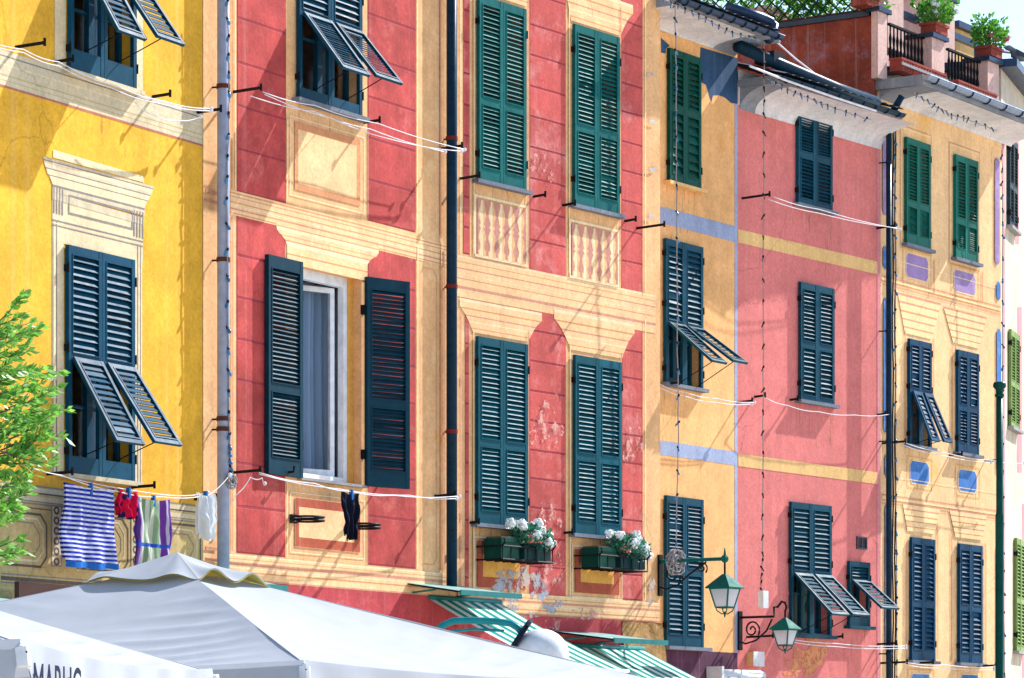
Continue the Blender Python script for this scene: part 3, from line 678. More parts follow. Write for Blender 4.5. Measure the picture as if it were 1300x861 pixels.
for x, w, y0, y1, mt in ((600, 1.2, -10, 322, 'mouldlight'), (669.5, 1.3, -10, 335, 'moulddark'), (721, 1.2, 5, 345, 'mouldlight'), (786.3, 1.2, 10, 360, 'moulddark'), (817.5, 1.2, -20, 372, 'mouldlight'), (599.5, 1.2, 420, 750, 'mouldlight'), (669.3, 1.2, 420, 755, 'moulddark'), (722, 1.2, 440, 758, 'mouldlight'), (787.3, 1.1, 450, 760, 'moulddark'), (817.5, 1.2, 405, 762, 'mouldlight'), (583, 1.2, -20, 322, 'mouldlight'), (583, 1.2, 395, 745, 'moulddark')):
    sheet(F, [(x, y0), (x + w, y0), (x + w, y1), (x, y1)], mt, 'painted_line')
bands(F, 580, 836, [(748, 774, 'peach2'), (748.5, 750, 'mouldlight'), (753, 754, 'orangeline'), (757, 760, 'moulddark'), (763, 764, 'mouldlight'), (768, 769.5, 'orangeline'), (773, 774.5, 'moulddark')])
hh = F.at(580, 776)[1]; msheet(F, [(F.S(577.5), 2.0), (F.S(837.5), 2.0), (F.S(837.5), hh), (F.S(577.5), hh)], 'redband', 'painted_band')
def blob(F, cx_, cy, rx, ry, mat, seed, n=150, name='bare_plaster', jag=.35):
    rnd = random.Random(seed); ph = [rnd.uniform(0, 6.28) for _ in range(5)]; P = []
    for i in range(n):
        t = 2 * math.pi * i / n; k = 1 + jag * (.5 * math.sin(2 * t + ph[0]) + .35 * math.sin(3 * t + ph[1]) + .3 * math.sin(5 * t + ph[2]) + .2 * math.sin(9 * t + ph[3])) + .35 * noise.fractal((math.cos(t) * 2.2 + seed * 3.7, math.sin(t) * 2.2, seed * 1.3), .8, 2.1, 6)
        P.append((cx_ + rx * k * math.cos(t), cy + ry * k * math.sin(t)))
    return sheet(F, P, mat, name)
for i, a in enumerate(((648, 738, 24, 17, 'peel'), (640, 765, 15, 14, 'peel'), (681, 745, 10, 22, 'peel'), (700, 770, 12, 8, 'peel'), (826, 745, 4, 9, 'peel'), (823, 764, 4, 5, 'peel'), (672, 781, 9, 4, 'peel'), (745, 780, 34, 6, 'bloomcoat'), (705, 790, 18, 7, 'bloomcoat'), (698, 725, 14, 26, 'bloomcoat'), (692, 540, 20, 34, 'bloomcoat'), (802, 560, 10, 30, 'bloomcoat'), (695, 660, 18, 20, 'bloomcoat'), (690, 210, 18, 16, 'bloomcoat'))): blob(F, *a, 30 + i)
for i in range(4): blob(F, 827 + random.uniform(-3, 3), 95 + i * 60, 4.5, 2.6, 'fadedblue', 90 + i, 60, 'faded_paint')
# battered rough corner at the foot
a0, hh = F.at(788, 791); a1 = F.S(838); b1 = a1 + 0.42
mb = MB(); mb.grid(lambda u, v: (a0 + (a1 - a0) * u + v * u * 0.42, -0.03 - 0.16 * v + .03 * noise.noise((u * 6, v * 14, 3)), hh * (1 - v) + .02 + .03 * noise.noise((u * 9, v * 5, 7)) * (v < .99)), 14, 40)
mb.grid(lambda u, v: (a1 + v * 0.42, -0.03 - .16 * v + (0.5 + .16 * v) * u, hh * (1 - v) + .02), 4, 20)
mb.grid(lambda u, v: (a0 + (a1 - a0) * u, -0.03 * (1 - v), hh + .02), 6, 1)
mb.build('rough_buttress', 'roughtan', F.house, smooth=True)

# ================================================================== eaves shared by the lower houses
def cove(F, sa, sb, ht, hdrop, out, mat='whiteplaster', name='eave_cove', endmat=None):
    mb = MB(); n = 8; pr = []
    for i in range(n + 1):
        t = i / n * math.pi / 2; pr.append((-(out) * (1 - math.cos(t)), ht - hdrop * (1 - math.sin(t))))
    pts = [(sa, y - .003, z) for y, z in pr] + [(sb, y - .003, z) for y, z in pr]; k = n + 1
    mb.add(pts, [(i, k + i, k + i + 1, i + 1) for i in range(n)])
    for s_, off in ((sa, 0), (sb, k)): mb.add([(s_, y - .003, z) for y, z in pr] + [(s_, 0, ht)], [tuple(range(k + 1))])
    return mb.build(name, mat, F.house, smooth=False)
def gutter(F, sa, sb, h, out, r=.075, mat='gutter', clips=7):
    mb = MB(); n = 8; pts = []
    for s_ in (sa, sb):
        for i in range(n + 1): t = math.pi * i / n; pts.append((s_, -out - r - r * math.cos(t), h - r * math.sin(t)))
    k = n + 1; mb.add(pts, [(i, i + 1, k + i + 1, k + i) for i in range(n)])
    for e in (0, k): mb.add([pts[e + i] for i in range(k)], [tuple(range(k))])
    mb.tube([(sa, -out - 2 * r, h), (sb, -out - 2 * r, h)], .012, 6)
    go = mb.build('gutter', mat, F.house)
    for i in range(clips):
        s_ = sa + (sb - sa) * (i + .5) / clips; mb = MB()
        mb.tube([(s_, -out - r - (r + .006) * math.cos(math.pi * j / 8), h - (r + .006) * math.sin(math.pi * j / 8)) for j in range(9)], .012, 5); mb.build('gutter_clip', 'pipe_dark', go)
    return go
def eave(F, sa, sb, ht, out, slab=.09, mat='roof_tile', tiles=True):
    mb = MB(); mb.box(sa, sb, -out - .04, .3, ht + .002, ht + slab); e = mb.build('eave_slab', 'greyplaster', F.house)
    if tiles:
        n = int((sb - sa) / .2); mb = MB()
        mb.grid(lambda u, v: (.2 * u, -math.cos(0) * .55 * v, .02 * math.sin(math.pi * u) - .16 * v), 8, 1); me = mb.mesh('roof_tile', mat)
        for i in range(n):
            for r_ in range(3): link('roof_tile', me, F.house, (sa + .2 * i, -out - .06 + .45 * (r_ + 1), ht + slab + .02 + .14 * (r_ + 1)))
    return e

# ================================================================== house D: orange, set back
F = FD; house(F, 'orange_house', 'narrow orange house with blue grey painted bands, set back beside the crimson house')
win(F, 846, 886, 61, 230, 'shut_d', n=(9, 7), split=.55, rails=.10, slmat='peachband')
win(F, 841, 888.5, 302.7, 485.6, 'shut_d2', 'flap', n=(13, 10), hinge=411, ang=(50, 54), flap_h=.80, curtain='curtain', slmat='slate')
win(F, 841.7, 889, 629, 820, 'shut_d2', n=(16, 12), split=.5, slmat='slate', slout=.14)
sD0, sD1 = F.S(800), F.S(936); hD = F.at(935, 104)[1]
hDe = F.at(936, 36, .62)[1]
wall(F, 0, 0, 0, hDe + .05, 'dwall', s_range=(sD0, sD1))
band(F, 838, 936, 262, 283, 'bluegrey'); band(F, 838, 936, 559, 577, 'bluegrey')
sheet(F, [(932.5, 120), (936, 122), (936, 861), (932.5, 861)], 'bluegrey', 'painted_band')
hh = F.at(838, 824)[1]; msheet(F, [(sD0, 0.5), (sD1, .5), (sD1, hh), (sD0, hh)], 'purplebase', 'painted_band')
# repainted dark blue plaster patch under the eave
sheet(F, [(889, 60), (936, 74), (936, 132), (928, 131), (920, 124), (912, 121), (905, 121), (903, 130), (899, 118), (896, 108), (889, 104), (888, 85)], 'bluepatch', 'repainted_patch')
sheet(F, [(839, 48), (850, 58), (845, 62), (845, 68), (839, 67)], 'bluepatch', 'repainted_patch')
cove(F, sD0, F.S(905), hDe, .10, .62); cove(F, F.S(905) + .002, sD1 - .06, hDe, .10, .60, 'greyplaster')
eave(F, sD0, sD1 - .04, hDe, .62); gutter(F, sD0, sD1 - .08, hDe + .07, .64, .05, 'gutter', 9)
mb = MB(); mb.tube([F.L(925, 10, .35), F.L(965, 22, .5), F.L(978, 28, .55), F.L(983, 34, .6), F.L(984, 40, .62), F.L(975, 50, .62)], .07, 8); mb.build('drainpipe', 'gutter', F.house, smooth=True)

# ================================================================== house E: pink
F = FE; house(F, 'pink_house', 'salmon pink house with two cream painted bands and a white strip under the eave')
win(F, 1009.5, 1053, 140.4, 258, 'shut_e', n=(11, 11), split=.53, rails=.07, slmat='slate')
win(F, 1012.7, 1055.5, 358, 507.5, 'shut_e', n=(13, 10), split=.47, rails=.06, slmat='slate')
win(F, 1000.6, 1052, 637, 804.6, 'shut_e', 'flap', n=(13, 9), hinge=729, ang=(46, 47), flap_h=.80, curtain='curtain_green', slmat='shut_e')
# small window with one flap
s0, h1 = F.at(1074.5, 712.4); s1 = F.S(1100.7); h0 = F.at(1074.5, 794)[1]; F.holes.append((s0 + .03, s1 - .03, h0 + .02, h1 - .03))
hh = F.at(1074.5, 738)[1] - h0; H = h1 - h0
leaf(F.house, 'shutter', (s0, -.012, h0), s1 - s0, 0, H, [(hh + .03, H - .06, 4)], 'shut_e', hole=(.12, hh - .012))
leaf(F.house, 'shutter_flap', (s0 + .036, -.058, h0 + hh), s1 - s0 - .072, -.60, 0, [(-.56, -.04, 7)], 'shut_e', rot=(R(-50), 0, 0), t=.034, sw=.042)
casement(F, s0 + .03, s1 - .03, h0 + .02, h1 - .03, 'shut_e'); hinges(F, s0, s1, h0, h1, (.35, .75)); sill(F, s0, s1, h0, .10, mat='shut_e')
s0, h1 = F.at(1087, 681); s1 = F.S(1099.6); h0 = F.at(1087, 697)[1]
mb = MB(); mb.box(s0, s1, -.02, 0, h0, h0 + .02).box(s0, s1, -.02, 0, h1 - .02, h1).box(s0, s0 + .02, -.02, 0, h0 + .02, h1 - .02).box(s1 - .02, s1, -.02, 0, h0 + .02, h1 - .02).box((s0 + s1) / 2 - .008, (s0 + s1) / 2 + .008, -.015, 0, h0 + .02, h1 - .02)
v_ = mb.build('vent', 'gutter', F.house); MB().box(s0 + .02, s1 - .02, -.006, -.003, h0 + .02, h1 - .02).build('vent_grille', 'sign_dark', v_)
sE1 = F.S(1118); hEe = F.at(974, 101, .55)[1]
wall(F, 936, 1118, 0, hEe + .05, 'pinkwall', s_range=(0.0, sE1))
band(F, 937, 1118, 291, 308, 'peachband'); band(F, 937, 1118, 576, 592, 'peachband')
band(F, 937, 1118, 88, 133, 'whiteplaster', 'painted_band')
sheet(F, [(1113.5, 182), (1117.5, 183), (1117.5, 861), (1113.5, 861)], 'gpink', 'painted_line')
for i, a in enumerate(((1025, 838, 16, 20, 'peeltan'), (1043, 826, 8, 10, 'peeltan'), (1003, 850, 9, 12, 'peeltan'), (1030, 812, 10, 5, 'peeltan'))): blob(F, *a, 60 + i)
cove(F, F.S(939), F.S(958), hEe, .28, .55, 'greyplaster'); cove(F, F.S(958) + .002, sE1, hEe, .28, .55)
eave(F, 0.02, sE1 - .42, hEe, .55); gutter(F, .05, sE1 - .45, hEe + .06, .57, .045, 'pipe_dark', 10)
mb = MB(); mb.tube([F.L(936, 58, .3), F.L(990, 82, .45), F.L(1060, 112, .6), F.L(1112, 130, .62)], .085, 8); mb.build('roof_pipe', 'pipe_dark', F.house, smooth=True)
MB().box(*[F.S(941), F.S(955), -.5, -.2], hEe + .28, hEe + .42).build('flashing', 'cable_dark', F.house)

# ================================================================== house F: cream with blue panels and roof terrace
F = FF; house(F, 'cream_house', 'tall cream house with painted blue and violet panels and a roof terrace')
for a in ((1147, 1177.5, 174, 309, 'shut_f', (17, 12), .38), (1209.6, 1238, 196, 327, 'shut_f', (17, 12), .36), (1212.5, 1239, 444, 574, 'shut_f2', (12, 10), .44), (1153.6, 1183.5, 682, 838, 'shut_f2', (12, 9), .46), (1214.4, 1243.5, 690, 841, 'shut_f2', (12, 9), .46)):
    win(F, *a[:5], n=a[5], split=a[6], rails=.14, slmat='slate')
win(F, 1151, 1179, 430, 564, 'shut_f2', 'flap', n=(11, 9), hinge=497, ang=(22, 24), flap_h=.76, slmat='slate')
sF1 = F.S(1271); hFe = F.at(1140, 98, .6)[1]
wall(F, 0, 0, 0, hFe + .02, 'fwall', s_range=(0.0, sF1))
for x0, x1, y0, y1 in ((1143.5, 1181, 160, 312), (1205.5, 1242, 182, 332)): ring(F, rect_px(F, x0, x1, y0, y1), .03, 'fframe', px=False); ring(F, rect_px(F, x0 - 1.2, x1 + 1.2, y0 - 2.4, y1 + 2), .012, 'moulddark', px=False)
for x0, x1, y0, y1, mt in ((1150, 1178, 320, 351, 'purple'), (1211, 1238, 341, 369, 'purple'), (1155, 1179, 584, 613, 'bluepaint'), (1216.5, 1239.5, 595, 623, 'bluepaint'), (1156, 1181, 855, 885, 'bluepaint'), (1219, 1243, 856, 885, 'bluepaint')):
    ring(F, rect_px(F, x0 - 4, x1 + 4, y0 - 6, y1 + 6), .012, 'ochre', px=False); msheet(F, rect_px(F, x0, x1, y0, y1, .07), mt); ring(F, rect_px(F, x0 - .6, x1 + .6, y0 - 1, y1 + 1, .07), .016, 'fframe', px=False)
for y in (352, 630): bands(F, 1119, 1270, [(y - 27, y - 26, 'mouldlight'), (y - 3, y - 1.5, 'moulddark'), (y, y + 3, 'fframe'), (y + 4, y + 5, 'orangeline'), (y + 8, y + 9, 'moulddark')])
def f_cornice(xl, xr, y, il, ir, dy):
    ts = [0, .06, .2, .25, .42, .47, .62, .66, .82, .86, 1.0]; mats = ['moulddark', 'fframe', 'moulddark', 'fframe', 'orangeline', 'fframe', 'moulddark', 'fframe', 'orangeline', 'fframe', 'fframe']
    trapezoid(F, [(xl + (il - xl) * t, y + dy * t, xr + (ir - xr) * t, mt) for t, mt in zip(ts, mats)])
f_cornice(1139, 1194, 371, 1148, 1182, 52); f_cornice(1197, 1252, 389, 1209, 1242, 46); f_cornice(1145, 1193, 638, 1151, 1185, 36); f_cornice(1204, 1252, 646, 1212, 1246, 36)
for x, y0, y1 in ((1185, 330, 372), (1246, 345, 385), (1184, 430, 560), (1208, 440, 570), (1189, 665, 836), (1207, 672, 840), (1250, 690, 842), (1148, 420, 560), (1150, 680, 838)): sheet(F, [(x, y0), (x + .8, y0), (x + .8, y1), (x, y1)], 'orangeline', 'painted_line')
for x0, x1, y0, y1, mt in ((1119.5, 1125.5, 176, 272, 'purple'), (1120, 1126.5, 312, 341, 'bluepaint'), (1120.6, 1127.5, 378, 549, 'bluepaint'), (1122, 1128.5, 577, 606, 'bluepaint'), (1122.5, 1129.5, 640, 826, 'bluepaint'), (1262, 1268, 200, 335, 'purple'), (1264, 1269, 357, 381, 'bluepaint'), (1264.4, 1270, 417, 600, 'bluepaint'), (1264.6, 1270, 690, 850, 'bluepaint')): msheet(F, rect_px(F, x0, x1, y0, y1, .05), mt)
s0, h1 = F.at(1226, 671); h0 = F.at(1226, 681)[1]; mb = MB(); mb.box(s0, s0 + .14, -.012, -.006, h0, h1); mb.build('vent', 'iron', F.house)
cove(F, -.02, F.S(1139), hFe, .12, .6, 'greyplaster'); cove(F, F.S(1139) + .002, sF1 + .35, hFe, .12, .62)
eave(F, -.05, sF1 + .4, hFe, .62, .14, tiles=False); gutter(F, -.05, sF1 + .45, hFe + .12, .64, .065, 'gutter_light', 8)
# terrace: side wall seen over the pink roof, parapet pillars, back storey
hs = F.at(1112, 14, 0)[1]
mb = MB(); mb.box(-.10, .10, .052, 6.0, hEe + .1, hs - .05); mb.build('terrace_side_wall', 'terracotta_wall', F.house)
mb = MB(); mb.box(-.14, .16, .105, 6.0, hs - .048, hs + .02); mb.build('terrace_coping', 'gutter', F.house)
def pillar(x0, x1, ytop, ybot, o_=.05, d=.35, cap=True):
    s0, ht = F.at(x0, ytop, o_); s1 = F.at(x1, ytop, o_)[0]; hb_ = hFe + .142
    mb = MB(); mb.box(s0, s1, -o_, -o_ + d, hb_, ht); p = mb.build('terrace_pillar', 'pillar', F.house)
    if cap: MB().box(s0 - .05, s1 + .05, -o_ - .05, -o_ + d + .05, ht + .001, ht + .06).build('pillar_cap', 'gutter', p)
    return s0, s1, ht
p0 = pillar(1114.5, 1126, 14, 96, d=.10); p1 = pillar(1183, 1199, 47, 108); p2 = pillar(1254, 1268, 77, 128)
mb = MB(); sb0 = .3; mb.box(.12, sF1, 1.8, 5.5, hFe, hs + .35); mb.build('terrace_back_wall', 'pillar', F.house)

# ================================================================== house G: sliver at the right edge
F = FG; house(F, 'white_pink_house', 'white and rose house with yellow green shutters at the right edge')
win(F, 1278, 1288, 172, 286, 'shut_g2', n=(13, 10), split=.45, rails=.06); win(F, 1279.5, 1290.5, 418, 541, 'shut_g', n=(15, 12), split=.45, rails=.08); win(F, 1286.5, 1297, 683, 826, 'shut_g', n=(15, 12), split=.45, rails=.08)
hG = F.at(1275, 92)[1]; wall(F, 1271, 1330, 0, hG, 'gwhite', depth=5)
for x0, x1, y0, y1 in ((1272.3, 1275.5, 140, 861), (1289, 1293.5, 175, 310), (1291.5, 1297, 390, 600), (1297.5, 1303, 640, 861)): sheet(F, [(x0, y0), (x1, y0), (x1, y1), (x0, y1)], 'gpink', 'painted_band')
MB().box(F.S(1271) - .1, F.S(1330), -.25, 5, hG + .002, hG + .12).build('eave_slab', 'gutter', F.house)
mb = MB(); s0, h0 = F.at(1284, 560); mb.box(s0, s0 + .1, -.02, -.005, h0 + 1.35, h0 + 1.65); 

# ================================================================== pipes on the fronts (parts of their houses)
def vpipe(F, px, y0, y1, r, mat, o_=.12, joints=(), jmat='pipe_red', name='drainpipe', clamps=()):
    s_, hA = F.at(px, y0, o_); hB = F.at(px, y1, o_)[1]; mb = MB(); mb.tube([(s_, -o_, hB), (s_, -o_, hA)], r, 12); p = mb.build(name, mat, F.house, smooth=True)
    for y in joints:
        h = F.at(px, y, o_)[1]; MB().tube([(s_, -o_, h - .022), (s_, -o_, h + .022)], r * 1.12, 12).build('pipe_joint', jmat, p)
        MB().tube([(s_, -o_, h), (s_ - .02, 0, h)], .01, 5).build('pipe_bracket', 'iron', p)
    return s_, p
vpipe(FB, 283.5, -200, 722, .062, 'pipe_blue', .12, (110, 330, 532, 545), 'rust')
vpipe(FC, 573.5, -200, 748, .060, 'pipe_dark', .11, (176, 364, 548), 'pipe_red')
vpipe(FF, 1128.5, 140, 900, .040, 'pipe_dark', .14, (206, 420, 560, 830), 'pipe_dark')
mb = MB(); mb.tube([FF.L(1145, 122, .58), FF.L(1137, 136, .5), FF.L(1129, 150, .2), FF.L(1128.5, 165, .14)], .05, 8); mb.build('drainpipe_elbow', 'pipe_dark', FF.house, smooth=True)
for x in (1133.5, 1136.5):
    mb = MB(); mb.tube([FF.L(x + math.sin(i * 1.7) * .8, 150 + i * 40, .05) for i in range(19)], .012, 5); mb.build('cable', 'cable_dark', FF.house)

# ================================================================== flat metal hoods over the shop doors (parts of their houses)
def hood(F, x0, x1, y, out, drop=.12):
    s0, h = F.at(x0, y); s1 = F.S(x1); mb = MB()
    mb.add([(s0, -.01, h), (s1, -.01, h), (s1, -out, h - drop), (s0, -out, h - drop)], [(0, 1, 2, 3)])
    mb.add([(s0, -.01, h - .02), (s1, -.01, h - .02), (s1, -out, h - drop - .02), (s0, -out, h - drop - .02)], [(3, 2, 1, 0)])
    k = mb.build('canopy', 'hood', F.house)
    MB().box(s0, s1, -out - .012, -out + .01, h - drop - .045, h - drop + .012).build('canopy_edge', 'hood_edge', k)
    for s_ in (s0 + .1, s1 - .1): MB().tube([(s_, -.01, h - .12), (s_, -out * .5, h - drop * .5 - .03)], .012, 6).build('canopy_bracket', 'hood_edge', k)
hood(FC, 508, 586, 739, .82); hood(FC, 693, 762, 800, .95); hood(FB, 240, 300, 727, .62); hood(FA, -60, 14, 755, .75)

# ================================================================== striped awnings
def awning(F, label, x0, x1, y, out, drop, val=.22):
    s0, h = F.at(x0, y); s1 = F.S(x1); t = fthing(F, 'striped_awning', label, 'awning', (s0, 0, h), 'green striped shop awnings'); O_ = org(t)
    mb = MB(); mb.grid(lambda u, v: (s0 + (s1 - s0) * u, -.06 - out * v, h - drop * v - .03 * math.sin(math.pi * v)), 12, 8); mb.build('fabric', 'awning_stripe', t, O_, smooth=True)
    mb = MB(); mb.grid(lambda u, v: (s0 + (s1 - s0) * u, -.06 - out - .01 * math.sin(u * 40) * v, h - drop - val * v + (.03 * abs(math.sin(u * 30)) * (v > .9))), 60, 3); mb.build('valance', 'awning_stripe', t, O_)
    MB().tube([(s0, -.07, h + .01), (s1, -.07, h + .01)], .028, 8).build('roller', 'hood_edge', t, O_, smooth=True)
    MB().tube([(s0, -.06 - out, h - drop), (s1, -.06 - out, h - drop)], .02, 8).build('front_bar', 'whiteframe', t, O_, smooth=True)
    for s_ in (s0 + .12, s1 - .12): MB().tube([(s_, 0, h - .55), (s_, -out * .55, h - drop * .55 - .14), (s_, -out - .0, h - drop - .02)], .014, 6).build('folding_arm', 'whiteframe', t, O_)
    return t
awning(FC, 'green and white striped awning beneath the left metal hood, near the white globe lamp', 538, 629, 760, 1.75, .80)
awning(FC, 'green and white striped awning beneath the right metal hood, beside the rough tan corner', 706, 811, 820, 1.9, .80)


# ================================================================== clotheslines
def bracket_mb(F, px, py, L_, r=.016):
    s_, h = F.at(px, py); mb = MB(); mb.tube([(s_, .02, h), (s_, -L_, h + .01)], r, 6); mb.tube([(s_, -L_, h - .02), (s_, -L_, h + .05)], r * .9, 6); return mb
def clothesline(F, label, brackets, lines, r=.0052):
    b0 = brackets[0]; s_, h = F.at(b0[0], b0[1]); t = fthing(F, 'clothesline', label, 'clothesline', (s_, 0, h), 'clotheslines on the house fronts'); O_ = org(t)
    for b_ in brackets: bracket_mb(F, *b_).build('bracket', 'iron', t, O_)
    for ln in lines:
        P = [F.L(*p) for p in ln]; Q = []
        for a, c in zip(P, P[1:]):
            for i in range(6):
                u = i / 6; q = [a[k] + (c[k] - a[k]) * u for k in range(3)]; q[2] -= .02 * math.sin(math.pi * u); Q.append(q)
        Q.append(P[-1]); MB().tube(Q, r, 5).build('line', 'rope', t, O_, smooth=True)
        MB().ball(P[-1], .022, 0, 8).build('knot', 'rope', t, O_)
    return t
clothesline(FA, 'empty white clothesline sagging under the topmost window of the yellow house', [(20, 60, .32), (70, 79, .2), (194, 123, .2), (250, 143, .28)],
            [[(-30, 50, .3), (30, 67, .3), (75, 84, .3), (140, 111, .3), (200, 131, .3), (268, 141, .28)], [(-30, 46, .3), (30, 63, .3), (75, 79, .3), (150, 110, .3), (210, 129, .3), (268, 138, .28)], [(172, 130, .25), (195, 146, .25), (225, 153, .25), (255, 148, .25)]])
clothesline(FB, 'empty triple clothesline under the flapped upper window of the crimson block house', [(296, 117, .34), (462, 156, .2), (560, 189, .27)],
            [[(334, 117, .34), (400, 134, .34), (480, 157, .34), (590, 190, .3)], [(318, 122, .24), (400, 142, .24), (470, 164, .24), (565, 193, .24)], [(336, 120, .34), (420, 150, .3), (500, 178, .3), (586, 192, .3)]])
clothesline(FA, 'laundry line across the khaki dado of the yellow house', [(60, 602, .28), (165, 619, .28), (247, 634, .25)],
            [[(20, 585, .3), (80, 604, .3), (150, 624, .3), (205, 631, .3), (264, 629, .3), (292, 603, .3)], [(60, 600, .27), (205, 628, .27), (264, 626, .27)]])
clothesline(FB, 'clothesline below the wide open window, holding one dark garment', [(297, 600, .32), (552, 630, .26)],
            [[(329, 600, .33), (400, 614, .33), (445, 624, .33), (500, 629, .33), (583, 630, .3)], [(329, 602, .3), (430, 621, .3), (520, 629, .3), (580, 633, .3)], [(292, 640, .1), (300, 628, .12), (318, 606, .15), (333, 607, .2), (336, 614, .2)]])
clothesline(FD, 'clothesline under the flapped middle window of the orange house', [(843, 488, .22), (936, 511, .22)],
            [[(838, 488, .25), (870, 498, .25), (910, 506, .25), (958, 511, .24)], [(838, 492, .22), (870, 503, .22), (910, 511, .22), (955, 513, .22)]])
clothesline(FE, 'empty clothesline below the topmost window of the pink house', [(942, 252, .42), (1113, 290, .28)],
            [[(982, 250, .42), (1040, 266, .42), (1143, 291, .3)], [(975, 253, .36), (1040, 271, .36), (1140, 290, .3)]])
clothesline(FE, 'single clothesline below the middle window of the pink house', [(958, 504, .16), (1003, 508, .12), (1114, 527, .12)],
            [[(970, 504, .16), (1000, 515, .16), (1040, 523, .16), (1085, 527, .16), (1130, 526, .16)]])
clothesline(FE, 'clothesline below the lowest flapped window of the pink house', [(948, 809, .4), (1060, 809, .12), (1114, 818, .3)],
            [[(985, 808, .4), (1060, 817, .4), (1150, 820, .35)], [(985, 811, .36), (1060, 821, .36), (1150, 823, .3)]])
clothesline(FF, 'clothesline under the middle row of shutters of the cream house', [(1120, 563, .35), (1205, 578, .2), (1250, 586, .2)],
            [[(1148, 562, .35), (1200, 575, .3), (1262, 585, .3), (1300, 588, .3)], [(1146, 565, .33), (1200, 579, .3), (1258, 587, .3)]])
clothesline(FF, 'clothesline under the lowest row of shutters of the cream house', [(1118, 842, .4), (1160, 842, .3), (1240, 846, .3)],
            [[(1150, 841, .4), (1200, 844, .35), (1262, 847, .3)], [(1150, 844, .36), (1200, 848, .33), (1262, 850, .3)]])
for i, (px, py, L_, lab) in enumerate(((584, 227, .27, 'black drying bracket below the upper left green shutters of the crimson house'), (677, 250, .17, 'short iron bracket right of the left painted balustrade'), (714, 261, .18, 'short iron bracket left of the right painted balustrade'),
        (793, 281, .16, 'short iron bracket right of the right painted balustrade'), (808, 290, .40, 'longest black drying bracket, at the right edge of the crimson house'), (597, 664, .12, 'tiny iron bracket left of the lower left green shutters'), (680, 674, .12, 'tiny iron bracket right of the left flower rack'), (716, 677, .12, 'tiny iron bracket left of the lower right green shutters'), (795, 684, .14, 'tiny iron bracket right of the right flower rack'))):
    s_, h = FC.at(px, py); t = tag(bracket_mb(FC, px, py, L_).build('wall_bracket', 'iron', None, (s_, 0, h), FC.w((s_, 0, h)), (0, 0, FC.a)), lab, 'bracket', 'iron brackets on the crimson house')

# ================================================================== laundry
def cloth(F, name, label, cat, mat, x0, y0, x1, yb, o_=.3, wav=.018, folds=4, taper=0.0, skew=0.0, pegs=1, hem=None, seed=0, sag=.03):
    s0, h = F.at(x0, y0, o_); s1 = F.at(x1, y0, o_)[0]; hb_ = F.at(x0, yb, o_)[1]; W = s1 - s0; H = h - hb_; hr = F.at(x1, y0 + (x1 - x0) * .17, o_)[1] - h
    t = fthing(F, name, label, cat, (s0, -o_, h)); mb = MB()
    def f(u, v):
        q = u - .5; x = W * (.5 + q * (1 - taper * v)) + skew * v
        y = wav * (.3 + v) * math.sin(u * folds * 6.28 + seed + v * 1.3) + .05 * noise.noise((u * 3.5 + seed, v * 2.5, seed)) + .018 * noise.noise((u * 9 + seed, v * 6, seed + 4))
        return (x, y, -H * v - sag * math.sin(math.pi * u) * (1 - v) + .03 * noise.noise((u * 4, seed, 1)) * v)
    mb.grid(f, 48, 36); mb.grid(lambda u, v: (f(u, v * .9)[0], f(u, v * .9)[1] + .02 + .015 * v, f(u, v * .9)[2]), 30, 20)
    mb.build('cloth', mat, t, smooth=True)
    if hem: MB().grid(lambda u, v: (f(u, .94 + .075 * v)[0] - .01, f(u, 1)[1] - .012, f(u, .94 + .075 * v)[2]), 40, 2).build('hem', hem, t, smooth=True)
    for i in range(pegs):
        xx = W * (i + .5) / pegs; MB().box(xx - .012, xx + .012, -.02, .02, -.06 - sag * .9, .05 - sag).build('peg', 'peg', t)
    return t
cloth(FA, 'striped_towel', 'blue and white striped towel pegged on the laundry line', 'towel', 'towel_blue', 83, 612, 146, 718, hem='peg', seed=1, folds=2.2, wav=.022)
cloth(FA, 'beach_towel', 'purple, green and white striped towel beside the red garment', 'towel', 'towel_purple', 173, 629, 216, 732, seed=3, folds=3.5, wav=.02)
cloth(FA, 'red_garment', 'crumpled crimson garment with dark spots between the two towels', 'clothing', 'red_cloth', 150, 620, 176, 656, taper=.3, folds=2.3, wav=.05, seed=5)
cloth(FA, 'white_rag', 'small white cloth hanging near the grey drainpipe', 'cloth', 'white_cloth', 252, 625, 270, 684, taper=.45, folds=1.6, wav=.04, seed=7, skew=.03)
cloth(FB, 'dark_shorts', 'dark navy garment hanging below the wide open window', 'clothing', 'black_cloth', 435, 623, 457, 684, o_=.33, taper=.45, folds=2.5, wav=.025, seed=9)

# ================================================================== iron pot rings on the red and peach house
for px, py, lab in ((371, 662, 'left empty black iron flowerpot ring under the wide open window'), (443, 671, 'right empty black iron flowerpot ring, behind the dark garment')):
    s_, h = FB.at(px, py); t = fthing(FB, 'pot_ring', lab, 'pot holder', (s_, 0, h), 'iron flowerpot rings'); mb = MB(); r_ = .17
    for dz in (0, .035): mb.tube([(r_ * math.cos(k * math.pi / 12), -r_ - .02 + r_ * math.sin(k * math.pi / 12), dz) for k in range(25)], .012, 6, cap=False)
    mb.build('ring', 'iron', t); MB().box(-.05, .05, -.03, .005, -.02, .07).build('wall_plate', 'iron', t)

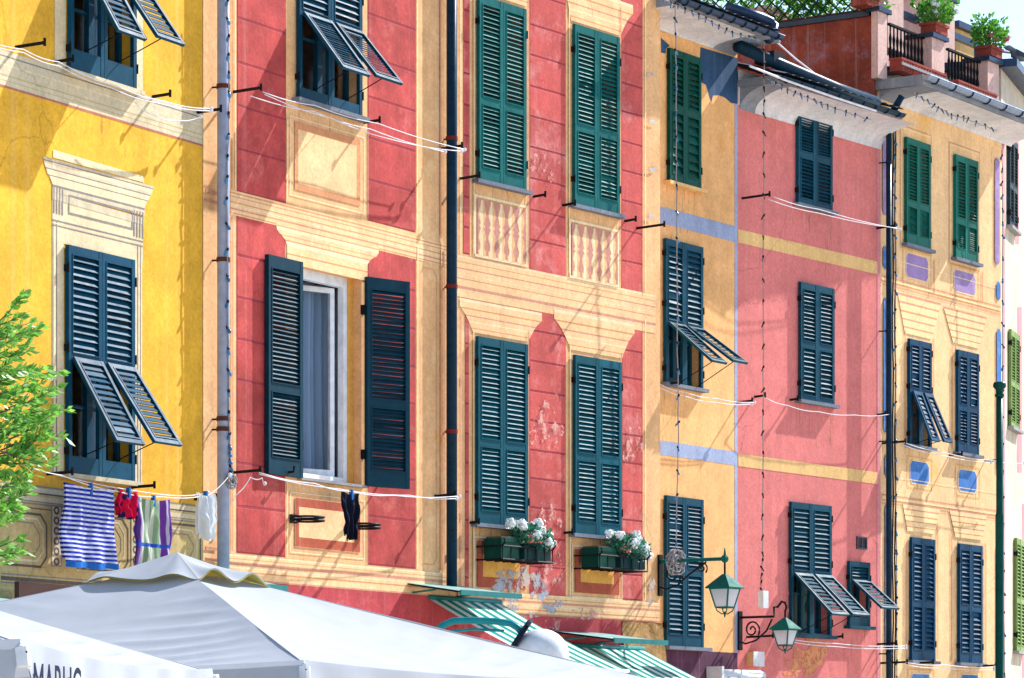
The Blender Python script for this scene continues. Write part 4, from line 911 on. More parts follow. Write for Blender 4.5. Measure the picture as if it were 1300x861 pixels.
# ================================================================== flower racks under the lower green shutters
def leaf_cloud(mb, c, rad, n, size, rnd, mi=0, up=.4):
    for _ in range(n):
        d = Vector((rnd.gauss(0, 1), rnd.gauss(0, 1), rnd.gauss(0, 1))).normalized(); p = Vector(c) + Vector((d.x * rad[0], d.y * rad[1], d.z * rad[2])) * rnd.uniform(.55, 1) 
        a = (d + Vector((rnd.gauss(0, .5), rnd.gauss(0, .5), rnd.gauss(0, .5) + up))).normalized(); b_ = a.cross(Vector((rnd.gauss(0, 1), rnd.gauss(0, 1), rnd.gauss(0, 1)))).normalized()
        z = size * rnd.uniform(.6, 1.2); nn = a.cross(b_) * z * .12
        mb.add([p, p + a * z * .5 + b_ * z * .32 + nn, p + a * z, p + a * z * .5 - b_ * z * .32 + nn], [(0, 1, 2, 3)], mi)
def flower_head(mb, c, r, n, rnd, mi):
    mb.ball(c, r * .78, mi, 7)
    for _ in range(n):
        d = Vector((rnd.gauss(0, 1), rnd.gauss(0, 1), rnd.gauss(0, 1) + .3)).normalized(); p = Vector(c) + d * r * rnd.uniform(.7, 1.15); u = d.orthogonal().normalized(); w = d.cross(u); q = rnd.uniform(0, 1.5); u, w = u * math.cos(q) + w * math.sin(q), w * math.cos(q) - u * math.sin(q); z = r * .3
        mb.add([p + u * z, p + w * z, p - u * z, p - w * z, p + d * z * .25], [(0, 1, 4), (1, 2, 4), (2, 3, 4), (3, 0, 4)], mi)
for side, x0, x1, y in (('left', 605, 669, 711), ('right', 729, 790, 722)):
    F = FC; s0, h = F.at(x0, y); s1 = F.S(x1); W = s1 - s0; D = .36; win_ = 'lower left green shutters' if side == 'left' else 'lower right green shutters'
    t = fthing(F, 'flower_rack', 'black iron flower rack under the ' + win_, 'rack', (s0, 0, h), 'iron flower racks'); 
    for z, nm in ((0.0, 'lower_rail'), (.15, 'upper_rail')):
        MB().tube([(0, 0, z), (0, -D, z), (W, -D, z), (W, 0, z)], .011, 6).build(nm, 'iron', t)
    for i in range(7):
        x = W * i / 6; MB().tube([(x, -D, .15), (x, -D, 0), (x, 0, 0)], .009, 5).build('bar', 'iron', t)
    for x in (0, W): MB().tube([(x, -D, .15), (x, -D - .04, .19), (x, -D - .02, .23)], .012, 5).build('hook', 'iron', t)
    rnd = random.Random(11 + len(side))
    # green planter box
    p = fthing(F, 'planter_box', 'plain green planter box at the ' + side + ' end of the ' + side + ' flower rack' if side == 'left' else 'plain green planter box on the flower rack nearer the orange house', 'planter', (s0 + .06, -.06, h + .012), 'green planter boxes')
    mb = MB(); w_, d_, z_ = .36, .24, .23
    for a in ((0, w_, 0, .015), (0, w_, d_ - .015, d_)): mb.box(a[0], a[1], -a[3], -a[2], 0, z_)
    mb.box(0, .015, -d_ + .015, -.015, 0, z_).box(w_ - .015, w_, -d_ + .015, -.015, 0, z_).box(.015, w_ - .015, -d_ + .015, -.015, 0, .02)
    mb.box(-.012, w_ + .012, -d_ - .012, -d_ + .001, z_ - .04, z_ + .002); mb.build('box', 'planter', p); MB().box(.015, w_ - .015, -d_ + .015, -.015, .2, .25).build('soil', 'bark', p)
    # flowering plant in a dark pot
    p = fthing(F, 'flowering_plant', 'white flowering plant in a dark pot under the ' + win_, 'plant', (s0 + W * .74, -.2, h + .012), 'white flowering plants'); mb = MB()
    mb.lathe([(.0, 0), (.15, 0), (.18, .16), (.2, .16), (.2, .19), (.17, .19), (.165, .14), (0, .14)], n=14); mb.box(-.26, .26, -.13, .13, .01, .17); mb.build('pot', 'planter_dark', p)
    mb = MB(); leaf_cloud(mb, (0, -.04, .25), (.34, .2, .15), 620, .065, rnd); mb.build('leaves', 'leaf_dark', p)
    for i, (x, y_, z) in enumerate(((-.34, 0, .40), (-.20, -.05, .43), (-.05, .02, .40), (.08, -.10, .41), (.2, 0, .36), (.30, -.08, .30), (.02, -.16, .33), (.36, -.1, .2), (-.26, -.1, .37), (-.12, .08, .42), (.15, .06, .38), (.12, -.2, .24), (-.1, -.2, .28))):
        mb = MB(); flower_head(mb, (x + rnd.uniform(-.03, .03), y_, z + rnd.uniform(-.03, .02)), rnd.uniform(.045, .075), 40, rnd, 0); mb.build('flower_head', 'petal_white', p)

# ================================================================== string lights
def string_light(F, label, path, o_, n, r=.028, sway=.6, box=False, coil=None, mat='bulb', cord='cable'):
    P = [F.L(x, y, o_) for x, y in path]; t = fthing(F, 'string_light', label, 'string light', P[-1], 'cords of small bulbs'); O_ = org(t); Q = []; r *= .68
    for a, c in zip(P, P[1:]):
        for i in range(10): u = i / 10; Q.append([a[k] + (c[k] - a[k]) * u + (.008 * random.uniform(-1, 1) * sway) for k in range(3)])
    Q.append(list(P[-1])); MB().tube(Q, .0075, 5).build('cord', cord, t, O_)
    L_ = len(Q) - 1; mb0 = MB(); mb0.lathe([(0, .03), (.012, .03), (.014, .0), (.010, -.002)], n=6).lathe([(.012, -.002), (r, -.03), (r * .8, -.05), (0, -.06)], n=8, mi=1); me = mb0.mesh('bulb', ['cable_dark', mat], (0, 0, 0), True)
    for i in range(n):
        u = (i + .5) / n * L_; k = int(u); q = [Q[k][j] + (Q[min(k + 1, L_)][j] - Q[k][j]) * (u - k) - O_[j] for j in range(3)]
        link('bulb', me, t, q, (random.uniform(-.6, .6), random.uniform(-.6, .6), 0))
    if coil:
        mb = MB(); pts = []; c = [Q[-1][j] for j in range(3)]
        for i in range(150): a = i * .5; rr = coil * (.75 + .3 * math.sin(i * .37)); pts.append((c[0] + rr * math.cos(a), c[1] + coil * .35 * math.sin(i * .9), c[2] - coil * .6 + rr * math.sin(a)))
        mb.tube(pts, .009, 5); mb.build('cord_coil', cord, t, O_)
    if box: mb = MB(); c = Q[-1]; mb.box(c[0] - .02, c[0] + .10, c[1] - .05, c[1] + .03, c[2] - .10, c[2] + .12); mb.build('plug_box', 'plastic_white', t, O_)
    return t
string_light(FB, 'cord of blue bulbs running down the grey drainpipe by the yellow house', [(288.5, -10), (291, 110), (288, 250), (289.5, 420), (291.5, 560), (293, 606)], .19, 26, coil=.07)
string_light(FD, 'bulb cord hanging before the orange house down to the larger lantern', [(857, -5), (858, 90), (859, 240), (860, 400), (861, 560), (858, 704)], .66, 24, r=.016, coil=.15, sway=.6)
string_light(FE, 'bulb cord hanging before the pink house down to the smaller lantern', [(970, 40), (970, 150), (969, 330), (969, 520), (968, 700), (966, 762)], .50, 34, r=.014, box=True, sway=.6, mat='rust')
string_light(FF, 'blue bulb cord on the left edge of the cream house', [(1135.5, 155), (1136.5, 300), (1137, 500), (1138, 700), (1139, 870)], .06, 34, r=.03)
string_light(FG, 'blue bulb cord along the corner between the cream and white houses', [(1272, 190), (1273, 300), (1273, 480), (1274, 700), (1275, 870)], .12, 26, r=.03)
string_light(FD, 'bulb cord looped under the gutter of the orange house', [(838, -2), (870, 12), (900, 27), (930, 42), (965, 52)], .70, 14, r=.014, sway=1.5)
string_light(FE, 'bulb cord looped under the gutter of the pink house', [(974, 100), (1000, 114), (1030, 126), (1060, 138), (1105, 152)], .62, 14, r=.014, sway=1.5)
string_light(FF, 'bulb cord looped under the gutter of the cream house', [(1160, 118), (1185, 134), (1205, 145), (1230, 152), (1265, 166)], .66, 14, r=.014, sway=1.5)
MBc = MB(); P = [FE.L(975, 44, .4), FE.L(1010, 75, .5), FE.L(1050, 106, .55), FE.L(1080, 119, .6), FE.L(1112, 126, .6)]; MBc.tube(P, .013, 5); MBc.build('cable', 'rope', FE.house)
MBc = MB(); P = [FE.L(952, 84, .62), FE.L(1000, 103, .66), FE.L(1060, 124, .66), FE.L(1112, 141, .66)]; MBc.tube(P, .016, 5); MBc.build('cable', 'rope', FE.house)

# ================================================================== wall lanterns
def spiral(mb, c, r0, r1, turns, a0, rad=.011, flip=1):
    n = int(26 * turns); mb.tube([(c[0], c[1] + flip * (r0 + (r1 - r0) * i / n) * math.cos(a0 + turns * 2 * math.pi * i / n), c[2] + (r0 + (r1 - r0) * i / n) * math.sin(a0 + turns * 2 * math.pi * i / n)) for i in range(n + 1)], rad, 6)
def lantern(F, label, s_, h, arm, sc, crank=False):
    t = fthing(F, 'wall_lantern', label, 'street lamp', (s_, 0, h), 'green wall lanterns')
    MB().box(-.04, .04, -.03, .0, -.42, .08).build('wall_plate', 'iron', t)
    mb = MB()
    if not crank: mb.tube([(0, 0, 0), (0, -arm, 0)], .022, 8); mb.ball((0, -arm, 0), .05, 0, 8); mb.tube([(0, -arm, .04), (0, -arm, .13)], [.02, .006], 6)
    else: mb.tube([(0, 0, 0), (0, -arm * .76, 0), (0, -arm * .76, .12), (0, -arm * .84, .12), (0, -arm * .93, .19), (0, -arm, .17), (0, -arm - .02, .11), (0, -arm, .07)], .016, 8)
    mb.build('arm', 'lamp_green' if not crank else 'iron', t)
    mb = MB(); spiral(mb, (0, -.20, -.16), .02, .12, 1.6, 0, .012); mb.tube([(0, 0, -.30), (0, -.10, -.34), (0, -.26, -.30), (0, -.42, -.18), (0, -arm * .72, -.03)], .012, 6)
    if not crank: spiral(mb, (0, -.62, -.10), .015, .075, 1.4, 1.5, .010)
    mb.build('scroll', 'iron', t)
    top = -.16 if not crank else .0; y = -arm; q = sc
    MB().tube([(0, y, .02 if not crank else .07), (0, y, top - .05 * q)], .014, 6).build('stem', 'iron', t)
    z0 = top - .03 * q; z1 = z0 - .20 * q; z2 = z1 - .30 * q; ro = .215 * q; ri = .10 * q; rb = .165 * q
    def sq(r, z): return [(r * math.cos(math.pi / 4 + k * math.pi / 2) * 1.414, y + r * math.sin(math.pi / 4 + k * math.pi / 2) * 1.414, z) for k in range(4)]
    mb = MB(); A = sq(.03 * q, z0); B_ = sq(ro, z1); C_ = sq(ro, z1 - .012); mb.add(A + B_ + C_, [(0, 1, 5, 4), (1, 2, 6, 5), (2, 3, 7, 6), (3, 0, 4, 7), (4, 5, 9, 8), (5, 6, 10, 9), (6, 7, 11, 10), (7, 4, 8, 11), (0, 3, 2, 1), (8, 9, 10, 11)]); mb.build('lantern_roof', 'lamp_green', t, rot=(0, 0, 0))
    A = sq(rb, z1 - .014); B_ = sq(ri, z2); mb = MB()
    for k in range(4): mb.tube([A[k], B_[k]], .012 * q + .002, 5); mb.tube([A[k], A[(k + 1) % 4]], .010, 5); mb.tube([B_[k], B_[(k + 1) % 4]], .010, 5)
    fr = mb.build('lantern_frame', 'lamp_green', t)
    for k in range(4): MB().add([A[k], A[(k + 1) % 4], B_[(k + 1) % 4], B_[k]], [(0, 1, 2, 3)]).build('glass_pane', 'frosted', t)
    MB().ball((0, y, (z1 + z2) / 2 + .05), .05 * q, 0, 10, (1, 1, 1.5)).build('bulb', 'plastic_white', t, smooth=True)
    mb = MB()
    for k in range(4): b_ = Vector(B_[k]); c = Vector((0, y, z2)); mb.tube([b_, c + (b_ - c) * .85 + Vector((0, 0, -.05 * q)), c + (b_ - c) * .3 + Vector((0, 0, -.10 * q)), c + Vector((0, 0, -.08 * q))], .008, 5)
    mb.tube([(0, y, z2 - .06 * q), (0, y, z2 - .13 * q), (0, y, z2 - .15 * q)], [.016, .012, .004], 6); mb.build('finial', 'lamp_green', t)
    return t
s_, h = FC.at(838, 713); lantern(FC, 'larger green lantern on a scrolled arm at the corner of the crimson house', s_ - .02, h, .94, .80)
s_, h = FE.at(936.5, 784); lantern(FE, 'smaller green lantern on a cranked arm between the orange and pink houses', s_ + .03, h, .70, .70, True)

# ================================================================== globe lamp on a bent teal post, behind the big parasol
Yl = 29.5; G0 = px_point(543, 820, Yl); t = thing('globe_lamp', 'white globe lamp on a bent teal tube above the big parasol', 'lamp', (G0.x, Yl, 0)); gx, gy = G0.x, Yl
P = [Vector((gx - .05, gy, .0)), Vector((gx - .05, gy, px_point(0, 815, Yl).z))] + [px_point(a, b_, Yl) for a, b_ in ((552, 803), (562, 794), (575, 788.5), (600, 787.5), (630, 789), (648, 791.5), (657, 797), (662, 803))]
MB().tube(P, .032, 10).build('post', 'teal_tube', t, (gx, gy, 0), smooth=True)
MB().tube([px_point(533, 806, Yl), px_point(600, 799, Yl), px_point(640, 801, Yl)], .014, 6).build('brace', 'teal_tube', t, (gx, gy, 0))
c = px_point(687, 832, Yl); ax = Vector((.75, 0, -.5)).normalized(); c0 = px_point(660, 807, Yl)
MB().lathe([(0, -.02), (.15, -.02), (.18, .0), (.185, .025), (0, .025)], c0, 20, axis=ax).build('collar', 'lamp_ring', t, (gx, gy, 0), smooth=False)
MB().ball(c, .25, 0, 28, (1, 1, .95)).build('globe', 'plastic_white', t, (gx, gy, 0), smooth=True)

# ================================================================== parasols
def text_mesh(body, size):
    cu = bpy.data.curves.new('lettering', 'FONT'); cu.body = body; cu.size = size; cu.extrude = .001; ob = bpy.data.objects.new('lettering_tmp', cu); COL.objects.link(ob)
    dg = bpy.context.evaluated_depsgraph_get(); me = bpy.data.meshes.new_from_object(ob.evaluated_get(dg)); bpy.data.objects.remove(ob); me.materials.clear(); me.materials.append(MAT['text_blue']); return me
def parasol(label, cx_, cy, rot, a, zap, zed, seed, text=None, vent=.15):
    t = thing('parasol', label, 'parasol', (cx_, cy, 0), rot, 'big white canvas parasols'); rn = random.Random(seed); slope = zap - zed
    mb = MB()
    for k in range(4):
        q = Matrix.Rotation(k * math.pi / 2, 3, 'Z')
        def f(u, v):
            tt = vent * .75 + (1 - vent * .75) * v; uu = 2 * u - 1
            x = a * tt; y = a * tt * uu
            z = zap - slope * tt - .085 * math.sin(math.pi * min(1, v)) * (1 - uu * uu) - .05 * v * (1 - uu * uu)
            n1 = noise.noise((x * .7 + seed, y * .5, k * 9.1)); wr = math.sin(x * 13 + 1.4 * noise.noise((y * .7, x * .4, seed + k)) * 3 + y * .3)
            z += .026 * n1 + .040 * ((1 - abs(wr)) ** 1.6 - .4) * max(0, noise.noise((x * .45 + 7, y * .45, seed * 2.2 + k)) + .32) * (1 - uu ** 8) * (1 if v < .93 else .4)
            return q @ Vector((x, y, z))
        mb.grid(f, 56, 60)
    mb.build('canopy', 'canvas', t, smooth=True)
    for k in range(4):
        q = Matrix.Rotation(k * math.pi / 2, 3, 'Z'); MB().tube([q @ Vector((a * u, a * u, zap - slope * u + .002)) for u in (vent, .3, .5, .7, .85, .998)], .004, 5).build('seam', 'canvas', t)
    mb = MB(); vh = .24
    for k in range(4):
        q = Matrix.Rotation(k * math.pi / 2, 3, 'Z')
        def g(u, v):
            uu = 2 * u - 1; e = 1 - abs(uu) ** 6
            x = a + .004 + .035 * v * math.sin(uu * 17 + k + seed) * e + .05 * v * math.exp(-((1 - abs(uu)) / .05) ** 2); y = a * uu * (1 - .012 * v)
            return q @ Vector((x, y, zed + .025 - .05 * (1 - uu * uu) - (vh + .025) * v - .02 * v * math.sin(uu * 11 + seed)))
        mb.grid(g, 90, 5)
    mb.build('valance', 'canvas', t, smooth=True)
    ac = a * vent * 1.25; zt = zap + .10; ze = zap - slope * vent - .005         # raised wind vent
    for nm, mt, dz in (('vent_cap', 'canvas', 0.0), ('vent_lining', 'canvas_yellow', -.012)):
        mb = MB()
        for k in range(4):
            q = Matrix.Rotation(k * math.pi / 2, 3, 'Z')
            def c(u, v):
                uu = 2 * u - 1; x = ac * v; y = ac * v * uu
                lift = .08 * v ** 2.5 * math.sin(math.pi * (uu + 1)) ** 2 * (.75 + .35 * math.sin(k * 3 + seed + uu)) + .006 * math.sin(uu * 9 + seed) * v
                return q @ Vector((x, y, zt - (zt - ze) * v + lift + dz))
            mb.grid(c, 30, 12)
        mb.build(nm, mt, t, smooth=True)
    mb = MB(); inner = a * vent * .75; zi = zap - slope * vent * .75
    for k in range(4):
        q = Matrix.Rotation(k * math.pi / 2, 3, 'Z'); mb.grid(lambda u, v: q @ Vector((inner * .8, inner * .8 * (2 * u - 1), zi - .03 + .10 * v)), 10, 1)
    mb.build('vent_band', 'canvas_yellow', t)
    MB().tube([(0, 0, .08), (0, 0, zap - .06)], .04, 12).build('pole', 'wood', t, smooth=True)
    MB().box(-.4, .4, -.4, .4, 0.0, .09).build('base', 'stone_sill', t)
    for k in range(8):
        w = k * math.pi / 4 + math.pi / 4; r_ = a * (1.414 if k % 2 == 0 else 1.0); e = Vector((r_ * math.cos(w), r_ * math.sin(w), 0))
        MB().tube([(0, 0, zap - .16), (e.x * .985, e.y * .985, zed - (.03 if k % 2 == 0 else .14))], .016, 6).build('rib', 'wood', t)
        if k % 2 == 0:
            u = e.normalized(); c = e + u * .012; mb = MB(); mb.tube([c + Vector((0, 0, -.015)), c + u * .015 + Vector((0, 0, -.10))], .035, 8); cb = mb.build('corner_bracket', 'plastic_white', t)
            for z in (-.035, -.07): MB().ball(c + u * .036 + Vector((0, 0, z)), .006, 0, 6).build('rivet', 'iron', cb)
            cb.location.z = zed
    if text:
        me = text_mesh(text, .30); o = link('lettering', me, t, (a + .05, -a + .02, zed - .285), (R(90), 0, R(90)))
    return t
parasol('large white canvas parasol with a raised vent, in the middle foreground', -2.43, 24.0, R(-27), 3.7 / 1.414, 2.98, 2.17, 2)
parasol('white canvas parasol with dark lettering on its valance, at the bottom left corner', -4.49, 17.5, R(-4.6), 2.5, 2.86, 2.10, 5, 'MARUG')

# ================================================================== olive tree by the yellow house
t = thing('olive_tree', 'bright green leafy tree reaching in at the left edge', 'tree', (-5.45, 25.4, 0)); rnd = random.Random(4)
mb = MB(); mb.tube([(0, 0, 0), (.06, .02, .8), (-.03, .05, 1.6), (.05, 0, 2.3), (.1, 0, 2.9)], [.17, .14, .12, .10, .08], 10)
mb.build('trunk', 'bark', t, smooth=True)
br = MB(); lv = MB()
def twig(p, d, L_, n, r):
    pts = [Vector(p)]; d = Vector(d).normalized()
    for i in range(7): d = (d + Vector((rnd.gauss(0, .09), rnd.gauss(0, .09), rnd.gauss(.03, .07)))).normalized(); pts.append(pts[-1] + d * L_ / 7)
    br.tube(pts, [r * (1 - .85 * i / 7) for i in range(8)], 5)
    for j in range(n):
        u = rnd.uniform(.15, 1) * 7; k = min(6, int(u)); q = pts[k] + (pts[k + 1] - pts[k]) * (u - k); tg = (pts[k + 1] - pts[k]).normalized()
        sd = tg.cross(Vector((rnd.gauss(0, 1), rnd.gauss(0, 1), rnd.gauss(0, 1)))).normalized(); a = (tg * .75 + sd * rnd.uniform(.4, .9)).normalized(); b_ = a.cross(sd).normalized(); z = rnd.uniform(.065, .11); w = z * .22
        m_ = q + a * z * .5 + sd * z * .04
        lv.add([q, m_ + b_ * w, q + a * z, m_ - b_ * w], [(0, 1, 2, 3)])
    return pts
for i in range(11):
    az = rnd.uniform(-1.0, 1.3) if i < 8 else rnd.uniform(1.3, 5); el = rnd.uniform(.5, 1.3); d = (math.cos(az) * math.cos(el), math.sin(az) * math.cos(el) - .15, math.sin(el))
    limb = [Vector((.08, 0, 2.5 + .1 * (i % 5)))]; dd = Vector(d)
    for k in range(7): dd = (dd + Vector((rnd.gauss(0, .12), rnd.gauss(0, .12), rnd.gauss(-.01, .1)))).normalized(); limb.append(limb[-1] + dd * .21)
    br.tube(limb, [.05 * (1 - .8 * k / 7) for k in range(8)], 6)
    for q in limb[2:]:
        for _ in range(7): twig(q, dd * .7 + Vector((rnd.gauss(0, .6), rnd.gauss(0, .6), rnd.gauss(.15, .5))), rnd.uniform(.3, .62), 20, .009)
# the sprays that reach past the window surround, as read in the photograph
for px, py, L_ in ((10, 415, .5), (22, 440, .5), (35, 470, .5), (40, 500, .5), (50, 520, .45), (45, 535, .45), (40, 555, .45), (28, 575, .5), (30, 600, .45), (15, 620, .45), (5, 640, .4), (0, 500, .5), (5, 470, .5), (8, 540, .5), (0, 580, .5), (-5, 690, .4), (0, 710, .35), (-10, 650, .4), (12, 520, .5), (-5, 430, .5), (0, 450, .5), (20, 560, .5), (-8, 600, .5), (15, 485, .5)):
    for _ in range(3):
        tip = px_point(px + rnd.uniform(-10, 14), py + rnd.uniform(-12, 12), 25.2 + rnd.uniform(-.7, .7)) - Vector((-5.45, 25.4, 0)); d = Vector((1, rnd.gauss(0, .3), rnd.gauss(.22, .25))).normalized()
        twig(tip - d * L_ * .6, d, L_ * 1.0, 28, .008)
br.build('branches', 'bark', t); o = lv.build('crown', 'leaf_olive', t); o['kind'] = 'stuff'

# ================================================================== roof terrace of the cream house
F = FF
def railing(x0, x1, y0, yb, lab, o_=-.08, n=13):
    s0, ht = F.at(x0, y0, o_); s1 = F.at(x1, y0, o_)[0]; hb_ = F.at(x0, yb, o_)[1]; t = fthing(F, 'terrace_railing', lab, 'railing', (s0, -o_, hb_), 'black terrace railings'); W = s1 - s0; H = ht - hb_
    MB().box(0, W, -.025, .025, H - .03, H).build('top_rail', 'iron', t); MB().box(0, W, -.02, .02, .04, .07).build('bottom_rail', 'iron', t)
    me = MB().lathe([(.012, .07), (.012, H * .25), (.02, H * .3), (.03, H * .42), (.014, H * .55), (.024, H * .7), (.012, H * .8), (.012, H - .03)], n=8).mesh('baluster', 'iron', smooth=True)
    for i in range(n): link('baluster', me, t, (W * (i + .5) / n, 0, 0))
railing(1128, 1185.5, 29, 92, 'black iron railing between the left and middle terrace pillars')
railing(1202.5, 1254.5, 61, 112, 'black iron railing between the middle and right terrace pillars')
def brick_planter(x0, x1, y, lab, o_=.24, n=4):
    s0, h = F.at(x0, y, o_); s1 = F.at(x1, y, o_)[0]; t0 = None; w = (s1 - s0) / n
    for i in range(n):
        t = fthing(F, 'window_planter', lab[0] + ('nearest the left pillar', 'second', 'third', 'fourth')[i] + lab[1] if i else lab[0] + 'first' + lab[1], 'planter', (s0 + w * i, -o_, h), 'terracotta boxes on the terrace edge')
        mb = MB(); mb.box(.01, w - .01, 0, .18, 0, .16); mb.box(0.0, w, -.012, .192, .15, .18); mb.build('box', 'terracotta', t)
        for j in range(4): MB().box(w * (j + .5) / 4 - .02, w * (j + .5) / 4 + .02, -.008, -.0, .02, .14).build('rib', 'terracotta', t)
    t = tag(MB().box(-.02, s1 - s0 + .02, -.02, 0, 0, .035).build('support_bar', 'cable', None, (0, 0, 0), F.w((s0, -o_ - .012, h + .07)), (0, 0, F.a)), lab[2], 'bar')
brick_planter(1144, 1201, 89, ('', ' terracotta box from the left in the row under the left railing', 'pale bar across the terracotta boxes under the left railing'))
brick_planter(1216, 1266, 117, ('', ' terracotta box from the left in the row under the right railing', 'pale bar across the terracotta boxes under the right railing'))
def potted(px, py, o_, lab, petal, seed, big=1.0, n=420):
    s_, h = F.at(px, py, o_); t = fthing(F, 'potted_flowers', lab, 'potted plant', (s_, -o_, h), 'flowerpots on the terrace pillars'); rnd = random.Random(seed); mb = MB()
    mb.box(-.19, .19, -.12, .12, .0, .13); mb.box(-.21, .21, -.14, .14, .11, .15); mb.build('pot', 'terracotta', t)
    mb = MB(); leaf_cloud(mb, (0, 0, .30 * big), (.33 * big, .24, .15 * big), n, .08, rnd)
    for i in range(30):
        d = Vector((rnd.gauss(0, .5), rnd.gauss(0, .3), 1)).normalized(); mb.tube([(d.x * .1, d.y * .1, .2), tuple(Vector((d.x * .4, d.y * .4, .2 + .26 * big * rnd.uniform(.5, 1.3))))], .005, 4)
        leaf_cloud(mb, (d.x * .45, d.y * .4, .2 + .26 * big * rnd.uniform(.6, 1.3)), (.08, .08, .08), 8, .09, rnd)
    mb.build('leaves', 'leaf_green', t)
    for i in range(8):
        mb = MB(); flower_head(mb, (rnd.uniform(-.28, .3) * big, rnd.uniform(-.22, .0), rnd.uniform(.25, .42) * big), .05, 18, rnd, 0); mb.build('flower_head', petal, t)
potted(1186, 45, -.1, 'leafy potted plant on the middle terrace pillar', 'petal_white', 21)
potted(1256, 74, -.1, 'pink flowering pot on the right terrace pillar', 'petal_pink', 22)
potted(1098, 10, -.1, 'terracotta pot of leaves on the left corner of the terrace', 'petal_white', 23, .6, 160)
# lattice with climbers along the terrace side wall (runs back from the front)
t = fthing(F, 'lattice_fence', 'green diagonal lattice on top of the weathered terracotta side wall', 'lattice', (0, .2, hs + .03)); W = 4.6; H = .95
for x in (0, W): MB().box(-.02, .02, x - .02, x + .02, 0, H).build('post', 'lattice_green', t)
for z in (0, H): MB().box(-.018, .018, .02, W - .02, z, z + .035).build('rail', 'lattice_green', t)
for sg in (1, -1):
    for i in range(-5, 25):
        a0 = i * .2; pts = []
        y0, z0, y1, z1 = a0, 0.03, a0 + H, H - .0
        if y1 <= 0.03 or y0 >= W - .03: continue
        if y0 < .02: z0 += .02 - y0; y0 = .02
        if y1 > W - .02: z1 -= y1 - (W - .02); y1 = W - .02
        if sg < 0: y0, y1 = W - y0, W - y1
        MB().tube([(sg * .006, y0, z0), (sg * .006, y1, z1)], .011, 4).build('slat', 'lattice_green', t)
t = fthing(F, 'climbing_plant', 'dense green climber growing behind the terrace lattice', 'plant', (.25, .2, hs + .03)); rnd = random.Random(31); mb = MB()
for i in range(95): leaf_cloud(mb, (rnd.uniform(.05, .6), rnd.uniform(.1, 4.6), rnd.uniform(.05, 1.3)), (.28, .32, .28), 60, .10, rnd)
mb.build('leaves', 'leaf_green', t); MB().box(0, .25, .1, 4.4, -.02, .12).build('trough', 'terracotta', t)
for i in range(8): mb = MB(); flower_head(mb, (-.05, rnd.uniform(.2, 4), rnd.uniform(.1, .6)), .05, 16, rnd, 0); mb.build('flower_head', 'petal_white', t)
# chimneys and roof bits behind the terrace
def chimney(px0, px1, ytop, ybot, o_, lab, mat='pillar', hole=True):
    s0, ht = F.at(px0, ytop, o_); s1 = F.at(px1, ytop, o_)[0]; hb_ = F.at(px0, ybot, o_)[1]; t = fthing(F, 'chimney', lab, 'chimney', (s0, -o_, hb_)); W = s1 - s0; H = ht - hb_
    MB().box(0, W, 0, .6, 0, H).build('shaft', mat, t); MB().box(-.06, W + .06, -.06, .66, H + .002, H + .1).build('cap', 'gutter', t)
    if hole: MB().box(W * .3, W * .75, -.006, .0, H - .35, H - .12).build('flue_opening', 'iron', t)
chimney(1127, 1147, -40, 60, -1.2, 'plain pinkish chimney shaft behind the left terrace railing', hole=False)
chimney(1187, 1212, -6, 75, -1.6, 'cream chimney with a dark flue opening behind the middle pillar')
s0, h = F.at(1214, 36, -2.2); t = fthing(F, 'roof_hut', 'small cream rooftop hut with a dark slab roof behind the terrace', 'hut', (s0, 2.2, hFe)); MB().box(0, .9, 0, 1.5, 0, h - hFe).build('wall', 'peachband', t); MB().box(-.1, 1.0, -.1, 1.6, h - hFe + .002, h - hFe + .1).build('roof', 'gutter', t)
s0, h = F.at(1150, 16, -1.9); t = fthing(F, 'pergola_frame', 'thin dark metal pergola frame behind the terrace', 'frame', (s0, 1.9, hFe)); 
MB().box(-.6, 2.6, -.04, .04, h - hFe - .1, h - hFe).build('beam', 'gutter', t)
for x in (-.5, .75, 2.5): MB().box(x - .03, x + .03, -.03, .03, 0, h - hFe - .101).build('post', 'gutter', t)
mb = MB(); a = F.w(F.L(1262, 64, -2)); b_ = F.w(F.L(1330, 72, -2)); o = tag(MB().tube([(0, 0, 0), tuple(b_ - a)], .03, 6).build('roof_rail', 'gutter', None, (0, 0, 0), a), 'thin dark rail against the sky above the right edge roof', 'rail')

# ================================================================== bird on the roof corner
F = FG; B0 = FF.w(FF.L(1291, 91, .0)); t = thing('seagull', 'grey bird standing on the roof corner against the sky', 'bird', (B0.x, B0.y, hG + .12), R(25))
def loft(mb, rings, n=12):
    k = len(mb.v)
    for (x, z, ry, rz) in rings:
        for j in range(n): w = 2 * math.pi * j / n; mb.v.append((x, ry * math.cos(w), z + rz * math.sin(w)))
    for i in range(len(rings) - 1):
        for j in range(n): mb.f.append((k + i * n + j, k + i * n + (j + 1) % n, k + (i + 1) * n + (j + 1) % n, k + (i + 1) * n + j)); mb.m.append(0)
mb = MB(); loft(mb, [(-.24, .27, .004, .002), (-.235, .268, .012, .006), (-.21, .268, .022, .016), (-.185, .268, .036, .033), (-.15, .27, .042, .042), (-.115, .265, .038, .045), (-.09, .24, .045, .055), (-.06, .205, .065, .075), (0, .175, .078, .085), (.07, .155, .07, .072), (.13, .135, .045, .045), (.2, .115, .028, .016), (.27, .10, .022, .006), (.275, .099, .002, .001)]); mb.build('body', 'bird_grey', t, smooth=True)
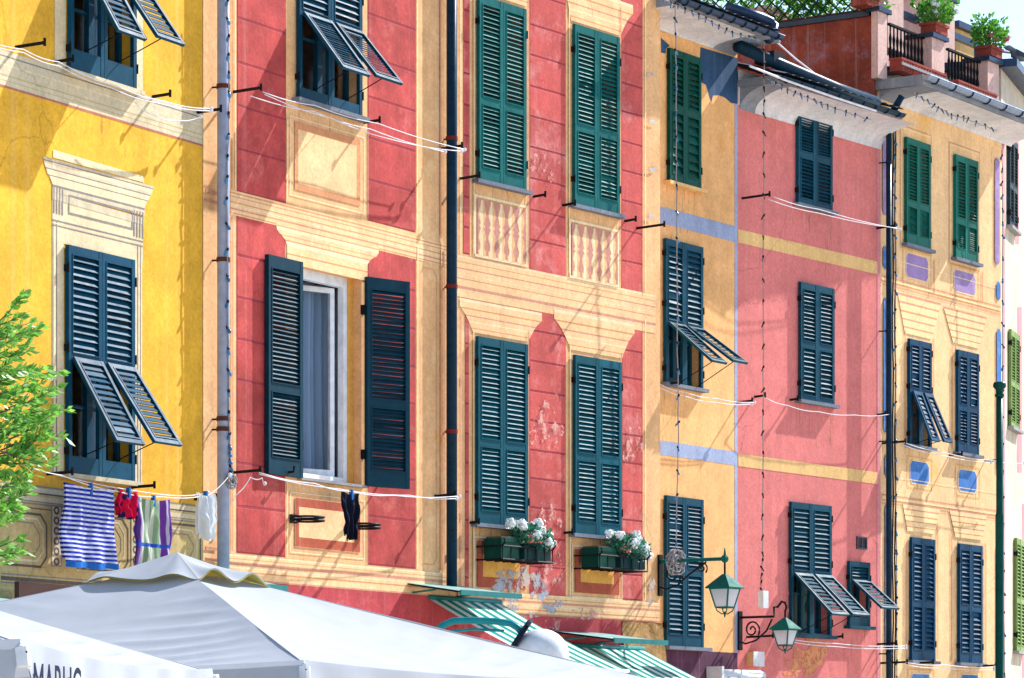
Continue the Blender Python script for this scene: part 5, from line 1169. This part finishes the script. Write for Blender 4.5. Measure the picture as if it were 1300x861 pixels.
for sg in (1, -1):
    mb = MB(); mb.grid(lambda u, v: (-.06 + .30 * u, sg * (.075 + .012 * math.sin(math.pi * u)) * (1 - .45 * u ** 2), .20 - .07 * u + (v - .5) * .10 * (1 - u * .8)), 10, 4); mb.build('wing', 'bird_dark', t, smooth=True)
    MB().tube([(.01, sg * .03, .11), (.0, sg * .03, .05), (.0, sg * .03, .005), (-.035, sg * .03, .004)], .007, 5).build('leg', 'rust', t)
MB().tube([(-.18, 0, .268), (-.235, 0, .262)], [.013, .003], 6).build('beak', 'shut_g', t)

# ================================================================== green pole in front of the corner, boxes and signs low on the walls
c = px_point(1269, 700, FF.w(FF.L(1262, 700, .3)).y - .25); t = thing('green_pole', 'tall dark green metal pole with a flat cap at the right', 'pole', (c.x, c.y, 0)); zt = px_point(1269, 487, c.y).z
MB().tube([(0, 0, 0), (0, 0, 1.0), (0, 0, 1.01), (0, 0, zt - 1.9), (0, 0, zt - 1.85), (0, 0, zt - .12)], [.075, .075, .062, .062, .05, .048], 14).build('shaft', 'pole_green', t, smooth=True)
MB().lathe([(0, zt + .02), (.08, zt + .02), (.095, zt - .01), (.095, zt - .05), (.055, zt - .09), (.05, zt - .14), (.068, zt - .16), (.068, zt - .19), (.0, zt - .2)], n=16).build('cap', 'pole_green', t, smooth=True)
MB().lathe([(.14, 0), (.14, .12), (.10, .18), (.085, .2)], n=16).build('base', 'pole_green', t)
F = FE; s0, h = F.at(948, 845); t = fthing(F, 'junction_box', 'small pale junction box on the pink house below the smaller lantern', 'box', (s0, 0, h)); MB().box(0, .24, -.10, 0, 0, .17).build('case', 'peachband', t); MB().box(-.01, .25, -.112, -.101, -.01, .18).build('lid', 'whiteplaster', t)
s0, h = F.at(921, 856, .3); t = fthing(F, 'folded_awning', 'white folded awning cassette at the foot of the pink house', 'awning', (s0, 0, h)); MB().tube([(0, -.2, 0), (1.0, -.2, -.0)], .07, 10).build('cassette', 'plastic_white', t, smooth=True); MB().box(-.05, .0, -.28, 0, -.1, .1).build('end_plate', 'plastic_white', t); MB().grid(lambda u, v: (1.0 * u, -.25 - 1.2 * v, -.03 - .35 * v), 6, 4).build('fabric', 'canvas', t)
F = FA; s0, h = F.at(-40, 800); t = fthing(F, 'shop_board', 'dark wooden shop board under the far left metal hood', 'sign', (s0, -.55, h)); MB().box(0, 1.1, 0, .05, 0, .42).build('board', 'sign_dark', t)
for i, (x, z, w, hh) in enumerate(((.62, .12, .2, .1), (.84, .15, .12, .13), (.2, .1, .3, .06))): MB().box(x, x + w, -.006, 0, z, z + hh).build('notice', 'greybeige', t)

for o in bpy.data.objects:
    if '_o' in o: del o['_o']
